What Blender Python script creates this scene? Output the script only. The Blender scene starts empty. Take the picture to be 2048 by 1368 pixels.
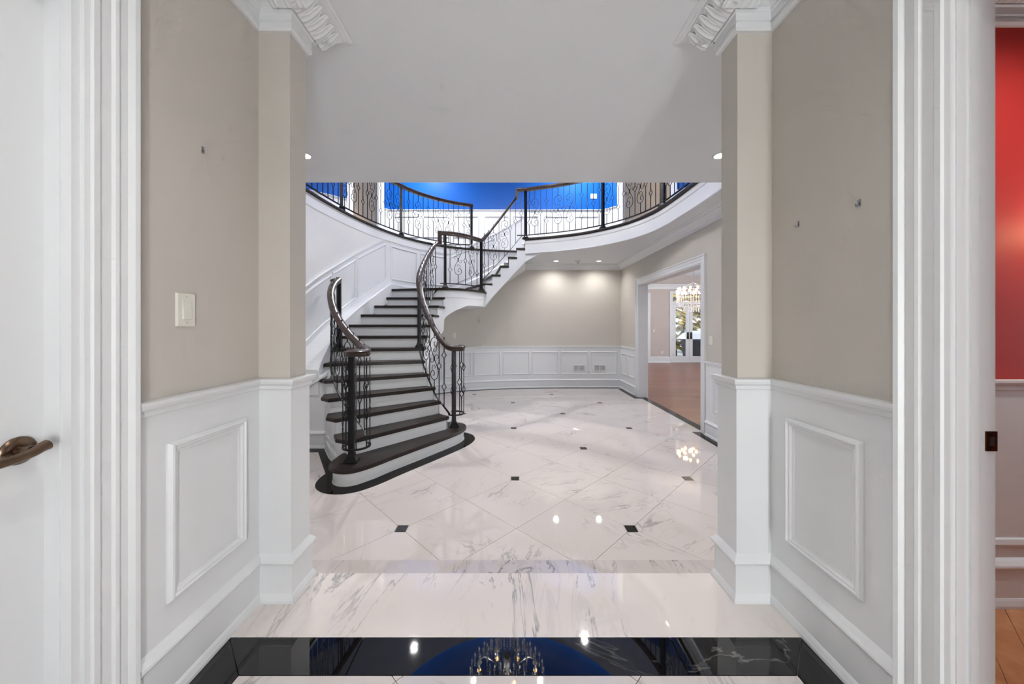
import bpy, bmesh, math, random
from mathutils import Vector, Matrix
random.seed(7)
SC = bpy.context.scene
COL = SC.collection
PI = math.pi

# ------------------------------------------------------------------ camera, world, lights, exposure
cam_d = bpy.data.cameras.new('camera'); cam = bpy.data.objects.new('camera', cam_d); COL.objects.link(cam)
cam.location = (0, 0, 1.5); cam.rotation_euler = (PI/2, 0, 0)
cam_d.sensor_width = 36; cam_d.lens = 36*696/2048; cam_d.clip_start = 0.02; cam_d.clip_end = 200
cam_d.shift_x = 2/2048; cam_d.shift_y = -31/2048
SC.camera = cam
SC.view_settings.view_transform = 'Standard'; SC.view_settings.look = 'None'
SC.view_settings.gamma = 1; SC.view_settings.use_curve_mapping = False
SC.view_settings.exposure = 0.34
try:
    SC.cycles.use_denoising = True
    SC.cycles.max_bounces = 8; SC.cycles.diffuse_bounces = 4; SC.cycles.glossy_bounces = 3
    SC.cycles.use_adaptive_sampling = True; SC.cycles.adaptive_threshold = .1; SC.cycles.adaptive_min_samples = 12
    SC.cycles.transparent_max_bounces = 12
    SC.cycles.sample_clamp_indirect = 6
except Exception: pass

W = bpy.data.worlds.new('winter_sky'); SC.world = W; W.use_nodes = True
bg = W.node_tree.nodes['Background']; bg.inputs[0].default_value = (0.78, 0.88, 1, 1); bg.inputs[1].default_value = 1.3

def area(name, loc, rot, sx, sy, power, color=(1, 1, 1), spread=PI):
    l = bpy.data.lights.new(name, 'AREA'); l.shape = 'RECTANGLE'; l.size = sx; l.size_y = sy
    l.energy = power; l.color = color; l.spread = spread
    o = bpy.data.objects.new(name, l); o.location = loc; o.rotation_euler = rot; COL.objects.link(o); return o
def spot(name, loc, power, color=(1, .95, .88), ang=2.6, blend=.8, size=.05, rot=(0, 0, 0)):
    l = bpy.data.lights.new(name, 'SPOT'); l.energy = power; l.color = color; l.spot_size = ang
    l.spot_blend = blend; l.shadow_soft_size = size
    o = bpy.data.objects.new(name, l); o.location = loc; o.rotation_euler = rot; COL.objects.link(o); return o
def point(name, loc, power, color=(1, .9, .75), size=.1):
    l = bpy.data.lights.new(name, 'POINT'); l.energy = power; l.color = color; l.shadow_soft_size = size
    o = bpy.data.objects.new(name, l); o.location = loc; COL.objects.link(o); return o
# area lamp standing in for front door daylight behind the camera
area('front_door_daylight', (.98, -2.5, 1.15), (PI/2, 0, 0), .34, 1.7, 57, (.95, .98, 1))
# unseen area lamp added for an assumed window above the entrance, upper storey
area('upper_window_fill', (0, 2.66, 4.9), (PI/2-.15, 0, 0), 3.6, 1.9, 85, (1, .99, .97))
# unseen fill lamp added at the side of the dining room
area('dining_side_fill', (8.9, 8, 1.9), (0, PI/2, 0), 2.4, 6.0, 130, (.97, .98, 1))
area('den_side_fill', (3.9, .98, 1.8), (0, PI/2, 0), 1.6, .9, 4, (.97, .98, 1))  # unseen fill lamp added to brighten the red room

# ------------------------------------------------------------------ materials
def lin(c):
    return tuple(((x/255)/12.92 if x/255 <= .04045 else ((x/255+.055)/1.055)**2.4) for x in c) + (1,)
MATS = {}
def mat(name, rgb, rough=.5, spec=.5, metal=0, noise=0, nscale=8, bump=0, emit=None, es=0, coat=0, ior=1.45):
    m = bpy.data.materials.new(name); m.use_nodes = True
    nt = m.node_tree; b = nt.nodes['Principled BSDF']
    c = lin(rgb); b.inputs['Base Color'].default_value = c
    b.inputs['Roughness'].default_value = rough; b.inputs['Metallic'].default_value = metal
    b.inputs['Specular IOR Level'].default_value = spec; b.inputs['IOR'].default_value = ior
    b.inputs['Coat Weight'].default_value = coat
    if noise or bump:
        tc = nt.nodes.new('ShaderNodeNewGeometry')
        n = nt.nodes.new('ShaderNodeTexNoise'); n.inputs['Scale'].default_value = nscale; n.inputs['Detail'].default_value = 4
        nt.links.new(tc.outputs['Position'], n.inputs['Vector'])
        if noise:
            r = nt.nodes.new('ShaderNodeValToRGB')
            r.color_ramp.elements[0].position = .3; r.color_ramp.elements[1].position = .7
            r.color_ramp.elements[0].color = tuple(x*(1-noise) for x in c[:3])+(1,)
            r.color_ramp.elements[1].color = tuple(min(1, x*(1+noise)) for x in c[:3])+(1,)
            nt.links.new(n.outputs['Fac'], r.inputs['Fac']); nt.links.new(r.outputs['Color'], b.inputs['Base Color'])
        if bump:
            bp = nt.nodes.new('ShaderNodeBump'); bp.inputs['Strength'].default_value = bump; bp.inputs['Distance'].default_value = .002
            nt.links.new(n.outputs['Fac'], bp.inputs['Height']); nt.links.new(bp.outputs['Normal'], b.inputs['Normal'])
    if emit:
        b.inputs['Emission Color'].default_value = lin(emit); b.inputs['Emission Strength'].default_value = es
    MATS[name] = m; return m

def marble(name, base, vein, vein2, rough, scale=1.6, dark=False, spread=.5, mask=(.46, .66), aniso=(1.0, .38, 1)):
    m = bpy.data.materials.new(name); m.use_nodes = True
    nt = m.node_tree; N = nt.nodes; L = nt.links; b = N['Principled BSDF']
    b.inputs['Roughness'].default_value = rough; b.inputs['IOR'].default_value = 1.68
    g = N.new('ShaderNodeNewGeometry'); oi = N.new('ShaderNodeObjectInfo')
    mul = N.new('ShaderNodeMath'); mul.operation = 'MULTIPLY'; mul.inputs[1].default_value = 6.28*spread
    L.new(oi.outputs['Random'], mul.inputs[0])
    cx = N.new('ShaderNodeCombineXYZ'); L.new(mul.outputs[0], cx.inputs['Z'])
    mul2 = N.new('ShaderNodeMath'); mul2.operation = 'MULTIPLY'; mul2.inputs[1].default_value = 37
    L.new(oi.outputs['Random'], mul2.inputs[0])
    cl = N.new('ShaderNodeCombineXYZ'); L.new(mul2.outputs[0], cl.inputs['X']); L.new(mul2.outputs[0], cl.inputs['Y'])
    mp = N.new('ShaderNodeMapping'); mp.vector_type = 'POINT'
    L.new(g.outputs['Position'], mp.inputs['Vector']); L.new(cx.outputs[0], mp.inputs['Rotation']); L.new(cl.outputs[0], mp.inputs['Location'])
    # stretched coordinates -> long thin veins
    st = N.new('ShaderNodeMapping'); st.inputs['Scale'].default_value = aniso; st.inputs['Rotation'].default_value = (0, 0, .62)
    L.new(mp.outputs[0], st.inputs['Vector'])
    def veins(sc, detail, dist, lo, hi):
        n = N.new('ShaderNodeTexNoise'); n.inputs['Scale'].default_value = sc; n.inputs['Detail'].default_value = detail
        n.inputs['Roughness'].default_value = .62; n.inputs['Distortion'].default_value = dist
        L.new(st.outputs[0], n.inputs['Vector'])
        s = N.new('ShaderNodeMath'); s.operation = 'SUBTRACT'; s.inputs[1].default_value = .5; L.new(n.outputs['Fac'], s.inputs[0])
        a = N.new('ShaderNodeMath'); a.operation = 'ABSOLUTE'; L.new(s.outputs[0], a.inputs[0])
        mr = N.new('ShaderNodeMapRange'); mr.inputs[1].default_value = lo; mr.inputs[2].default_value = hi
        mr.inputs[3].default_value = 1; mr.inputs[4].default_value = 0; L.new(a.outputs[0], mr.inputs[0]); return mr
    v1 = veins(scale, 7, .7, 0, .012 if not dark else .004)
    v2 = veins(scale*1.9, 9, 1.4, 0, .035 if not dark else .003)
    # patchiness mask
    n3 = N.new('ShaderNodeTexNoise'); n3.inputs['Scale'].default_value = 2.2; n3.inputs['Detail'].default_value = 3
    L.new(mp.outputs[0], n3.inputs['Vector'])
    mk = N.new('ShaderNodeMapRange'); mk.inputs[1].default_value = mask[0]; mk.inputs[2].default_value = mask[1]; L.new(n3.outputs['Fac'], mk.inputs[0])
    p1 = N.new('ShaderNodeMath'); p1.operation = 'MULTIPLY'; L.new(v1.outputs[0], p1.inputs[0]); L.new(mk.outputs[0], p1.inputs[1])
    p2 = N.new('ShaderNodeMath'); p2.operation = 'MULTIPLY'; L.new(v2.outputs[0], p2.inputs[0]); L.new(mk.outputs[0], p2.inputs[1])
    p2b = N.new('ShaderNodeMath'); p2b.operation = 'MULTIPLY'; p2b.inputs[1].default_value = .5; L.new(p2.outputs[0], p2b.inputs[0])
    m1 = N.new('ShaderNodeMixRGB'); m1.inputs[1].default_value = lin(base); m1.inputs[2].default_value = lin(vein2); L.new(p2b.outputs[0], m1.inputs[0])
    m2 = N.new('ShaderNodeMixRGB'); m2.inputs[2].default_value = lin(vein); L.new(m1.outputs[0], m2.inputs[1]); L.new(p1.outputs[0], m2.inputs[0])
    L.new(m2.outputs[0], b.inputs['Base Color'])
    MATS[name] = m; return m

def wood(name, c1, c2, rough, sx=1, sy=12, coat=0):
    m = bpy.data.materials.new(name); m.use_nodes = True
    nt = m.node_tree; N = nt.nodes; L = nt.links; b = N['Principled BSDF']
    b.inputs['Roughness'].default_value = rough; b.inputs['Coat Weight'].default_value = coat; b.inputs['Coat Roughness'].default_value = .2; b.inputs['Specular IOR Level'].default_value = .25
    g = N.new('ShaderNodeNewGeometry'); mp = N.new('ShaderNodeMapping'); mp.inputs['Scale'].default_value = (sx, sy, sy)
    L.new(g.outputs['Position'], mp.inputs['Vector'])
    n = N.new('ShaderNodeTexNoise'); n.inputs['Scale'].default_value = 2; n.inputs['Detail'].default_value = 6; n.inputs['Distortion'].default_value = .4
    L.new(mp.outputs[0], n.inputs['Vector'])
    r = N.new('ShaderNodeValToRGB'); r.color_ramp.elements[0].position = .3; r.color_ramp.elements[1].position = .72
    r.color_ramp.elements[0].color = lin(c1); r.color_ramp.elements[1].color = lin(c2)
    L.new(n.outputs['Fac'], r.inputs['Fac']); L.new(r.outputs[0], b.inputs['Base Color'])
    MATS[name] = m; return m

def planks_mat(name):
    m = bpy.data.materials.new(name); m.use_nodes = True
    nt = m.node_tree; N = nt.nodes; L = nt.links; b = N['Principled BSDF']; b.inputs['Roughness'].default_value = .3
    g = N.new('ShaderNodeNewGeometry'); br = N.new('ShaderNodeTexBrick')
    br.inputs['Color1'].default_value = lin((138, 86, 62)); br.inputs['Color2'].default_value = lin((116, 70, 50)); br.inputs['Mortar'].default_value = lin((84, 56, 42))
    br.inputs['Scale'].default_value = 1; br.inputs['Brick Width'].default_value = 1.1; br.inputs['Row Height'].default_value = .11; br.inputs['Mortar Size'].default_value = .003
    L.new(g.outputs['Position'], br.inputs['Vector']); L.new(br.outputs['Color'], b.inputs['Base Color']); MATS[name] = m; return m

WHITE = mat('white_trim_paint', (223, 225, 227), .35, noise=.012, nscale=3)
CEIL = mat('ceiling_paint', (225, 227, 230), .7, noise=.01, nscale=2)
BEIGE = mat('greige_wall_paint', (198, 193, 185), .6, noise=.015, nscale=3, bump=.05)
STAIRW = mat('stairwell_wall_paint', (222, 222, 221), .55, noise=.012, nscale=3)
BLUE = mat('blue_gloss_wall_paint', (9, 83, 168), .3, noise=.04, nscale=1.5)
RED = mat('red_wall_paint', (180, 36, 29), .6, noise=.05, nscale=2)
ROSE = mat('rose_beige_wall_paint', (198, 187, 181), .6, noise=.02, nscale=3)
TAN = mat('tan_wall_paint', (190, 170, 146), .6, noise=.02, nscale=3)
MARBLE = marble('white_veined_marble', (208, 200, 196), (158, 154, 152), (190, 184, 181), .03, scale=2.0)
MARBLE2 = marble('white_slab_marble', (224, 216, 211), (150, 148, 148), (200, 196, 194), .03, scale=1.5, spread=.05, mask=(.36, .62), aniso=(1.7, .42, 1))
MARBLE3 = marble('grey_white_step_marble', (198, 190, 186), (130, 127, 126), (172, 167, 165), .03, scale=1.7, spread=.05, mask=(.36, .62), aniso=(1.7, .42, 1))
BLACKM = marble('black_veined_marble', (16, 15, 15), (120, 118, 116), (40, 38, 38), .02, scale=1.1, dark=True)
BLACKM.node_tree.nodes['Principled BSDF'].inputs['IOR'].default_value = 1.6
BORDERM = mat('black_granite_border', (20, 17, 16), .12, spec=.12, noise=.35, nscale=60)
GROUT = mat('pale_grout', (196, 190, 186), .8, noise=.03, nscale=30)
DWOOD = wood('dark_stained_oak', (30, 24, 22), (54, 44, 40), .42, 4, 30, .08)
HWOOD = wood('dark_handrail_oak', (42, 33, 30), (72, 57, 51), .36, 14, 14, .25)
IRON = mat('black_wrought_iron', (20, 20, 23), .38, metal=.35, noise=.2, nscale=40)
BRONZE = mat('antique_bronze', (120, 100, 84), .28, metal=1, noise=.15, nscale=30)
DBRONZE = mat('dark_strike_brass', (84, 58, 34), .4, metal=1, noise=.25, nscale=60)
PLASTIC = mat('ivory_plastic', (222, 220, 210), .35, noise=.01, nscale=10)
VENTM = mat('vent_shadow_grey', (150, 148, 146), .6, noise=.1, nscale=30)
DARKG = mat('dark_slot', (30, 30, 30), .6, noise=.1, nscale=30)
CHROME = mat('silver_metal', (170, 170, 172), .25, metal=1, noise=.05, nscale=30)
LAMP = mat('lit_lamp_lens', (255, 250, 240), .4, noise=.01, emit=(255, 244, 228), es=14)
BULB = mat('warm_bulb_glow', (255, 220, 160), .4, noise=.01, emit=(255, 206, 140), es=13)
COVE = mat('cove_light_strip', (255, 255, 255), .4, noise=.01, emit=(255, 249, 240), es=12)
CRYST = mat('clear_crystal', (236, 236, 240), .05, spec=.9, noise=.01, coat=.6)
DINEW = planks_mat('brown_oak_plank_floor')
OAKP = wood('amber_oak_parquet', (172, 110, 70), (206, 146, 102), .32, 5, 5)
SNOW = mat('snow', (245, 247, 252), .7, noise=.02, nscale=4)
COVERB = mat('black_vinyl_cover', (28, 30, 36), .5, noise=.2, nscale=6, bump=.3)
BARK = mat('brown_bark', (92, 66, 44), .9, noise=.3, nscale=20)
NEEDLE = mat('olive_conifer_needles', (150, 134, 74), .8, noise=.5, nscale=3)
PATCH = mat('greige_wall_scuff', (168, 160, 150), .7, noise=.1, nscale=60)
def glass_mat():
    m = bpy.data.materials.new('clear_window_glass'); m.use_nodes = True; nt = m.node_tree; nt.nodes.clear()
    o = nt.nodes.new('ShaderNodeOutputMaterial'); t = nt.nodes.new('ShaderNodeBsdfTransparent'); g = nt.nodes.new('ShaderNodeBsdfGlossy')
    g.inputs['Roughness'].default_value = .02; f = nt.nodes.new('ShaderNodeFresnel'); f.inputs[0].default_value = 1.35
    mx = nt.nodes.new('ShaderNodeMixShader'); nt.links.new(f.outputs[0], mx.inputs[0]); nt.links.new(t.outputs[0], mx.inputs[1]); nt.links.new(g.outputs[0], mx.inputs[2])
    nt.links.new(mx.outputs[0], o.inputs[0]); return m
GLASS = glass_mat()

# ------------------------------------------------------------------ mesh helpers
class MB:
    def __init__(s): s.v = []; s.f = []
    def add(s, vs, fs):
        k = len(s.v); s.v += [tuple(x) for x in vs]; s.f += [tuple(i+k for i in f) for f in fs]; return s
    def box(s, x0, x1, y0, y1, z0, z1):
        vs = [(x, y, z) for z in (z0, z1) for y in (y0, y1) for x in (x0, x1)]
        return s.add(vs, [(0, 2, 3, 1), (4, 5, 7, 6), (0, 1, 5, 4), (2, 6, 7, 3), (0, 4, 6, 2), (1, 3, 7, 5)])
    def prism(s, poly, z0, z1):
        n = len(poly)
        a = sum(poly[i][0]*poly[(i+1) % n][1]-poly[(i+1) % n][0]*poly[i][1] for i in range(n))
        if a < 0: poly = poly[::-1]
        z0s = z0 if isinstance(z0, (list, tuple)) else [z0]*n; z1s = z1 if isinstance(z1, (list, tuple)) else [z1]*n
        vs = [(p[0], p[1], z) for p, z in zip(poly, z0s)] + [(p[0], p[1], z) for p, z in zip(poly, z1s)]
        fs = [tuple(range(n))[::-1], tuple(range(n, 2*n))] + [(i, (i+1) % n, n+(i+1) % n, n+i) for i in range(n)]
        return s.add(vs, fs)
    def sweep(s, path, prof, side=1, closed=False, closed_prof=False, cap=True):
        """profile (out, up) swept along a 3D path; out = horizontal normal (left of travel when side=1)."""
        P = [Vector(p if len(p) == 3 else (p[0], p[1], 0)) for p in path]; n = len(P); m = len(prof)
        vs = []
        for i in range(n):
            a = P[(i-1) % n] if (closed or i > 0) else None; c = P[(i+1) % n] if (closed or i < n-1) else None
            def nr(u, w):
                d = w-u; d.z = 0
                if d.length < 1e-9: return None
                d.normalize(); return Vector((-d.y, d.x, 0))*side
            n1 = nr(a, P[i]) if a is not None else None; n2 = nr(P[i], c) if c is not None else None
            if n1 is None: n1 = n2
            if n2 is None: n2 = n1
            mt = (n1+n2)/max(.25, 1+n1.dot(n2))
            for (o, u) in prof: vs.append(P[i]+mt*o+Vector((0, 0, u)))
        fs = []
        seg = n if closed else n-1; mm = m if closed_prof else m-1
        for i in range(seg):
            j = (i+1) % n
            for k in range(mm):
                l = (k+1) % m; q = (i*m+k, j*m+k, j*m+l, i*m+l)
                fs.append(q if side > 0 else q[::-1])
        if cap and not closed and m > 2:
            fs.append(tuple(range(m))); fs.append(tuple(range((n-1)*m, n*m))[::-1])
        return s.add(vs, fs)
    def frame(s, loop, normals, prof):
        """closed moulding: profile (inset, out) around a planar or bent loop with normals."""
        n = len(loop); P = [Vector(p) for p in loop]; NN = [Vector(q) for q in normals] if isinstance(normals, list) else [Vector(normals)]*n
        vs = []; m = len(prof)
        for i in range(n):
            t1 = (P[i]-P[i-1]).normalized(); t2 = (P[(i+1) % n]-P[i]).normalized()
            s1 = NN[i].cross(t1); s2 = NN[i].cross(t2); mt = (s1+s2)/max(.3, 1+s1.dot(s2))
            for (u, o) in prof: vs.append(P[i]+mt*u+NN[i]*o)
        fs = []
        for i in range(n):
            j = (i+1) % n
            for k in range(m-1): fs.append((i*m+k, j*m+k, j*m+k+1, i*m+k+1))
        return s.add(vs, fs)
    def tube(s, pts, r, sides=6, cap=True, closed=False):
        P = [Vector(p) for p in pts]; n = len(P); vs = []
        up = None
        for i in range(n):
            a = P[i-1] if (i > 0 or closed) else P[i]; c = P[(i+1) % n] if (i < n-1 or closed) else P[i]
            t = (c-a)
            t = t.normalized() if t.length > 1e-9 else Vector((0, 0, 1))
            if up is None:
                up = Vector((0, 1, 0)) if abs(t.y) < .9 else Vector((1, 0, 0))
            x = t.cross(up)
            if x.length < 1e-6: x = t.cross(Vector((1, 0, 0)))
            x.normalize(); y = x.cross(t).normalized(); up = y
            rr = r[i] if isinstance(r, (list, tuple)) else r
            for k in range(sides):
                q = 2*PI*(k+.5)/sides; vs.append(P[i]+x*math.cos(q)*rr+y*math.sin(q)*rr)
        fs = []
        for i in range(n if closed else n-1):
            j = (i+1) % n
            for k in range(sides):
                l = (k+1) % sides; fs.append((i*sides+k, j*sides+k, j*sides+l, i*sides+l))
        if cap and not closed:
            fs.append(tuple(range(sides))); fs.append(tuple(range((n-1)*sides, n*sides))[::-1])
        return s.add(vs, fs)
    def lathe(s, prof, c=(0, 0, 0), n=20, axis='z'):
        vs = []
        for (r, h) in prof:
            for k in range(n):
                q = 2*PI*k/n; x, y = r*math.cos(q), r*math.sin(q)
                p = {'z': (x, y, h), 'x': (h, x, y), 'y': (x, h, y)}[axis]
                vs.append((p[0]+c[0], p[1]+c[1], p[2]+c[2]))
        fs = []
        for i in range(len(prof)-1):
            for k in range(n):
                l = (k+1) % n; fs.append((i*n+k, i*n+l, (i+1)*n+l, (i+1)*n+k))
        fs.append(tuple(range(n))[::-1]); fs.append(tuple(range((len(prof)-1)*n, len(prof)*n)))
        return s.add(vs, fs)
    def mesh(s, name, m, smooth=False):
        me = bpy.data.meshes.new(name); me.from_pydata(s.v, [], s.f); me.validate()
        bm = bmesh.new(); bm.from_mesh(me); bmesh.ops.recalc_face_normals(bm, faces=bm.faces); bm.to_mesh(me); bm.free()
        me.materials.append(m)
        if smooth:
            me.polygons.foreach_set('use_smooth', [True]*len(me.polygons)); me.update()
            try: me.set_sharp_from_angle(angle=.7)
            except Exception: pass
        return me
    def build(s, name, m, parent=None, smooth=False):
        o = bpy.data.objects.new(name, s.mesh(name, m, smooth)); COL.objects.link(o)
        if parent is not None: o.parent = parent; o.matrix_parent_inverse = parent.matrix_world.inverted() if False else Matrix()
        return o
def inst(name, me, parent=None, loc=(0, 0, 0), rot=(0, 0, 0), scale=(1, 1, 1)):
    o = bpy.data.objects.new(name, me); COL.objects.link(o); o.location = loc; o.rotation_euler = rot; o.scale = scale
    if parent is not None: o.parent = parent
    return o
def tag(o, label, cat, group=None, kind=None):
    o['label'] = label; o['category'] = cat
    if group: o['group'] = group
    if kind: o['kind'] = kind
    return o
def struct(o, label, cat): return tag(o, label, cat, kind='structure')
def empty(name, label, cat, loc=(0, 0, 0), group=None, kind=None):
    o = bpy.data.objects.new(name, None); COL.objects.link(o); o.location = loc; o.empty_display_size = .1
    return tag(o, label, cat, group, kind)
def box(*a): return MB().box(*a)
def crv(pts, k=8, closed=False):
    P = [Vector(p) for p in pts]; n = len(P); out = []
    for i in range(n if closed else n-1):
        p0 = P[(i-1) % n] if (closed or i > 0) else P[i]*2-P[i+1]; p1 = P[i]; p2 = P[(i+1) % n]
        p3 = P[(i+2) % n] if (closed or i+2 < n) else p2*2-p1
        for j in range(k):
            t = j/k
            out.append(.5*((2*p1)+(p2-p0)*t+(2*p0-5*p1+4*p2-p3)*t*t+(3*p1-p0-3*p2+p3)*t**3))
    if not closed: out.append(P[-1].copy())
    return out
def resample(path, step):
    L = [0]
    for i in range(1, len(path)): L.append(L[-1]+(path[i]-path[i-1]).length)
    return L
def at_len(path, L, s):
    if s <= 0: return path[0].copy()
    for i in range(1, len(path)):
        if L[i] >= s:
            t = (s-L[i-1])/max(1e-9, L[i]-L[i-1]); return path[i-1].lerp(path[i], t)
    return path[-1].copy()

VZ = .25      # vestibule floor
CZ = 3.03     # ground storey ceiling
GZ = 3.34     # gallery floor
RISE = .17

# moulding profiles (out, up) from the wall
RAIL = [(0, -.07), (.008, -.07), (.012, -.05), (.02, -.045), (.02, -.03), (.03, -.022), (.034, -.012), (.034, -.002), (.03, 0), (0, 0)]
BASE = [(0, 0), (.034, 0), (.034, .012), (.028, .03), (.024, .038), (.022, .04), (.022, .165), (.03, .172), (.036, .182), (.034, .19), (.022, .205), (.012, .215), (0, .215)]
CROWN_S = [(0, 0), (.012, 0), (.016, .012), (.02, .03), (.035, .04), (.06, .062), (.085, .09), (.1, .105), (.1, .115), (.13, .125), (.135, .14), (0, .14)]
CROWN_L = [(0, 0), (.012, 0), (.02, .01), (.02, .028), (.013, .032), (.013, .037), (.02, .042), (.02, .074), (.028, .078), (.028, .086), (.034, .09), (.05, .096), (.085, .116), (.11, .14), (.122, .156), (.128, .157), (.13, .163), (.14, .165), (.144, .171), (.156, .172), (.163, .176), (.163, .18), (0, .18)]
CASE = [(0, 0), (.006, .0), (.012, .008), (.016, .02), (.018, .022), (.02, .036), (.02, .05), (.026, .054), (.03, .07), (.03, .085), (.026, .088), (.032, .1), (.036, .118), (.034, .126), (0, .126)]
PANEL = [(0, 0), (.0, .006), (.008, .016), (.014, .018), (.018, .012), (.026, .012), (.032, .006), (.04, .004), (.04, 0)]

def casing(mb, p_in, n, opening, w=.126, z0=None, flip=1):
    pass

# ------------------------------------------------------------------ floors
floor = struct(box(-3.6, 2.95, 1.9, 8.7, -.06, -.005).build('floor', GROUT), 'white marble hall floor with small black inset squares', 'floor')
def clip(poly, axis, val, keep_less):
    out = []
    for i in range(len(poly)):
        a, b = poly[i], poly[(i+1) % len(poly)]
        ia = (a[axis] <= val) if keep_less else (a[axis] >= val); ib = (b[axis] <= val) if keep_less else (b[axis] >= val)
        if ia: out.append(a)
        if ia != ib:
            t = (val-a[axis])/(b[axis]-a[axis]); out.append((a[0]+(b[0]-a[0])*t, a[1]+(b[1]-a[1])*t))
    return out
def tile_mesh(poly, z, th, m, name):
    """tile with a tiny worn chamfer"""
    n = len(poly); cx = sum(p[0] for p in poly)/n; cy = sum(p[1] for p in poly)/n
    a = sum(poly[i][0]*poly[(i+1) % n][1]-poly[(i+1) % n][0]*poly[i][1] for i in range(n))
    if a < 0: poly = poly[::-1]
    ins = [(cx+(p[0]-cx)*.997, cy+(p[1]-cy)*.997) for p in poly]
    vs = [(p[0], p[1], z-th) for p in poly]+[(p[0], p[1], z-.0008) for p in poly]+[(p[0], p[1], z) for p in ins]
    fs = [tuple(range(2*n, 3*n))]+[(i, (i+1) % n, n+(i+1) % n, n+i) for i in range(n)]+[(n+i, n+(i+1) % n, 2*n+(i+1) % n, 2*n+i) for i in range(n)]
    mb = MB(); mb.add(vs, fs); return mb.mesh(name, m)
T = .426; X0, Y0 = .04, 3.436; GAP = .0011
def isdot(i, j): return i % 2 == 0 and j % 2 == 0 and ((i//2+j//2) % 2 == 0)
xmin, xmax, ymin, ymax = -3.0, 2.73, 2.06, 8.62
DC = .043
for i in range(-9, 9):
    for j in range(-5, 15):
        if (i+j) % 2 == 0: continue
        cx, cy = X0+i*T, Y0+j*T; h = T-GAP*1.4
        poly = []
        for (di, dj) in ((1, 0), (0, 1), (-1, 0), (0, -1)):
            vx, vy = cx+di*h, cy+dj*h
            if isdot(i+di, j+dj):
                # corner clipped by the square inset
                if di: poly += [(vx-di*DC, vy-di*DC), (vx-di*DC, vy+di*DC)]
                else: poly += [(vx+dj*DC, vy-dj*DC), (vx-dj*DC, vy-dj*DC)]
            else: poly.append((vx, vy))
        for ax, val, less in ((0, xmin, False), (0, xmax, True), (1, ymin, False), (1, ymax, True)):
            if poly: poly = clip(poly, ax, val, less)
        if len(poly) < 3: continue
        # skip what lies wholly beneath the stair flight or behind the curved wall
        if cx < -1.9 and cy > 5.2: continue
        if cx < -1.2 and cy > 8.2: continue
        inst('marble_tile', tile_mesh(poly, 0, .012, MARBLE, 'marble_tile'), floor)
dot_me = tile_mesh([(-.039, -.039), (.039, -.039), (.039, .039), (-.039, .039)], 0, .012, BLACKM, 'inset_tile')
for i in range(-6, 6):
    for j in range(-3, 13):
        if isdot(i, j):
            x, y = X0+i*T, Y0+j*T
            if -2.4 < x < 2.5 and 2.1 < y < 8.4: inst('inset_tile', dot_me, floor, (x, y, 0))

# black marble border of the hall
def strip(poly, name='border_tile', z=.002, parent=None, m=None):
    return inst(name, tile_mesh(poly, z, .012, m or (BLACKM if name == 'band_tile' else BORDERM), name), parent or floor)
# wall curve of the stair well / back wall
WC = crv([(-2.80, 3.2, 0), (-2.80, 3.7, 0), (-2.79, 4.3, 0), (-2.765, 4.66, 0), (-2.74, 5.12, 0), (-2.66, 5.74, 0), (-2.52, 6.35, 0), (-2.31, 6.92, 0), (-2.08, 7.35, 0), (-1.8, 7.68, 0),
          (-1.45, 7.97, 0), (-1.1, 8.16, 0), (-.7, 8.30, 0), (-.26, 8.41, 0), (.2, 8.49, 0), (.7, 8.54, 0), (1.3, 8.56, 0), (2.0, 8.56, 0), (2.7, 8.56, 0)], 6)
bk = [p for p in WC if p.y > 7.2]
for i in range(0, len(bk)-1, 4):
    seg = bk[i:i+5]
    outer = [(p.x, p.y) for p in seg]; inner = []
    for k, p in enumerate(seg):
        a = seg[max(0, k-1)]; c = seg[min(len(seg)-1, k+1)]; d = (c-a).normalized(); nn = Vector((d.y, -d.x, 0)); q = p+nn*.135; inner.append((min(q.x, 2.57), q.y))
    strip(outer+inner[::-1])
for (y0, y1) in ((1.8, 2.9), (2.9, 3.9), (3.9, 4.79)): strip([(2.57, y0), (2.70, y0), (2.70, y1-.002), (2.57, y1-.002)])
strip([(2.57, 4.79), (2.83, 4.95), (2.83, 4.951+.12), (2.57, 4.79+.12)]) if False else None
strip([(2.57, 4.79), (2.86, 4.79), (2.86, 4.95), (2.57, 4.95)], z=.0021)
strip([(2.73, 4.952), (2.86, 4.952), (2.86, 6.1), (2.73, 6.1)]); strip([(2.73, 6.102), (2.86, 6.102), (2.86, 7.3), (2.73, 7.3)])
strip([(2.57, 7.24), (2.86, 7.24), (2.86, 7.36), (2.57, 7.36)], z=.0025)
strip([(2.57, 7.362), (2.70, 7.362), (2.70, 8.42), (2.57, 8.42)])

# steps from the vestibule down into the hall, vestibule floor
vest = struct(box(-1.6, 1.2, -2.7, 1.70, -.06, VZ-.02).build('floor', GROUT), 'vestibule floor with black marble band round a white field', 'floor')
lower = inst('marble_step', tile_mesh([(-1.3, 1.70), (1.3, 1.70), (1.3, 2.05), (-1.3, 2.05)], .125, .13, MARBLE3, 'marble_step'), vest)
upper = inst('marble_step', tile_mesh([(-1.2, 1.4005), (1.24, 1.4005), (1.24, 1.764), (-1.2, 1.764)], VZ, .13, MARBLE2, 'marble_step'), vest)
g = .0015
bx = [-1.16, -.593, .02, .64, 1.2]
iy0, iy1 = 1.248, 1.3985
polys = [[(-1.13, iy1), (-.593-g, iy1), (-.593-g, iy0), (-.975, iy0)], [(-.593+g, iy1), (.02-g, iy1), (.02-g, iy0), (-.593+g, iy0)],
         [(.02+g, iy1), (.64-g, iy1), (.64-g, iy0), (.02+g, iy0)], [(.64+g, iy1), (1.165, iy1), (1.025, iy0), (.64+g, iy0)]]
ye = [1.245, .63, .02, -.6, -1.2]
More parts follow.
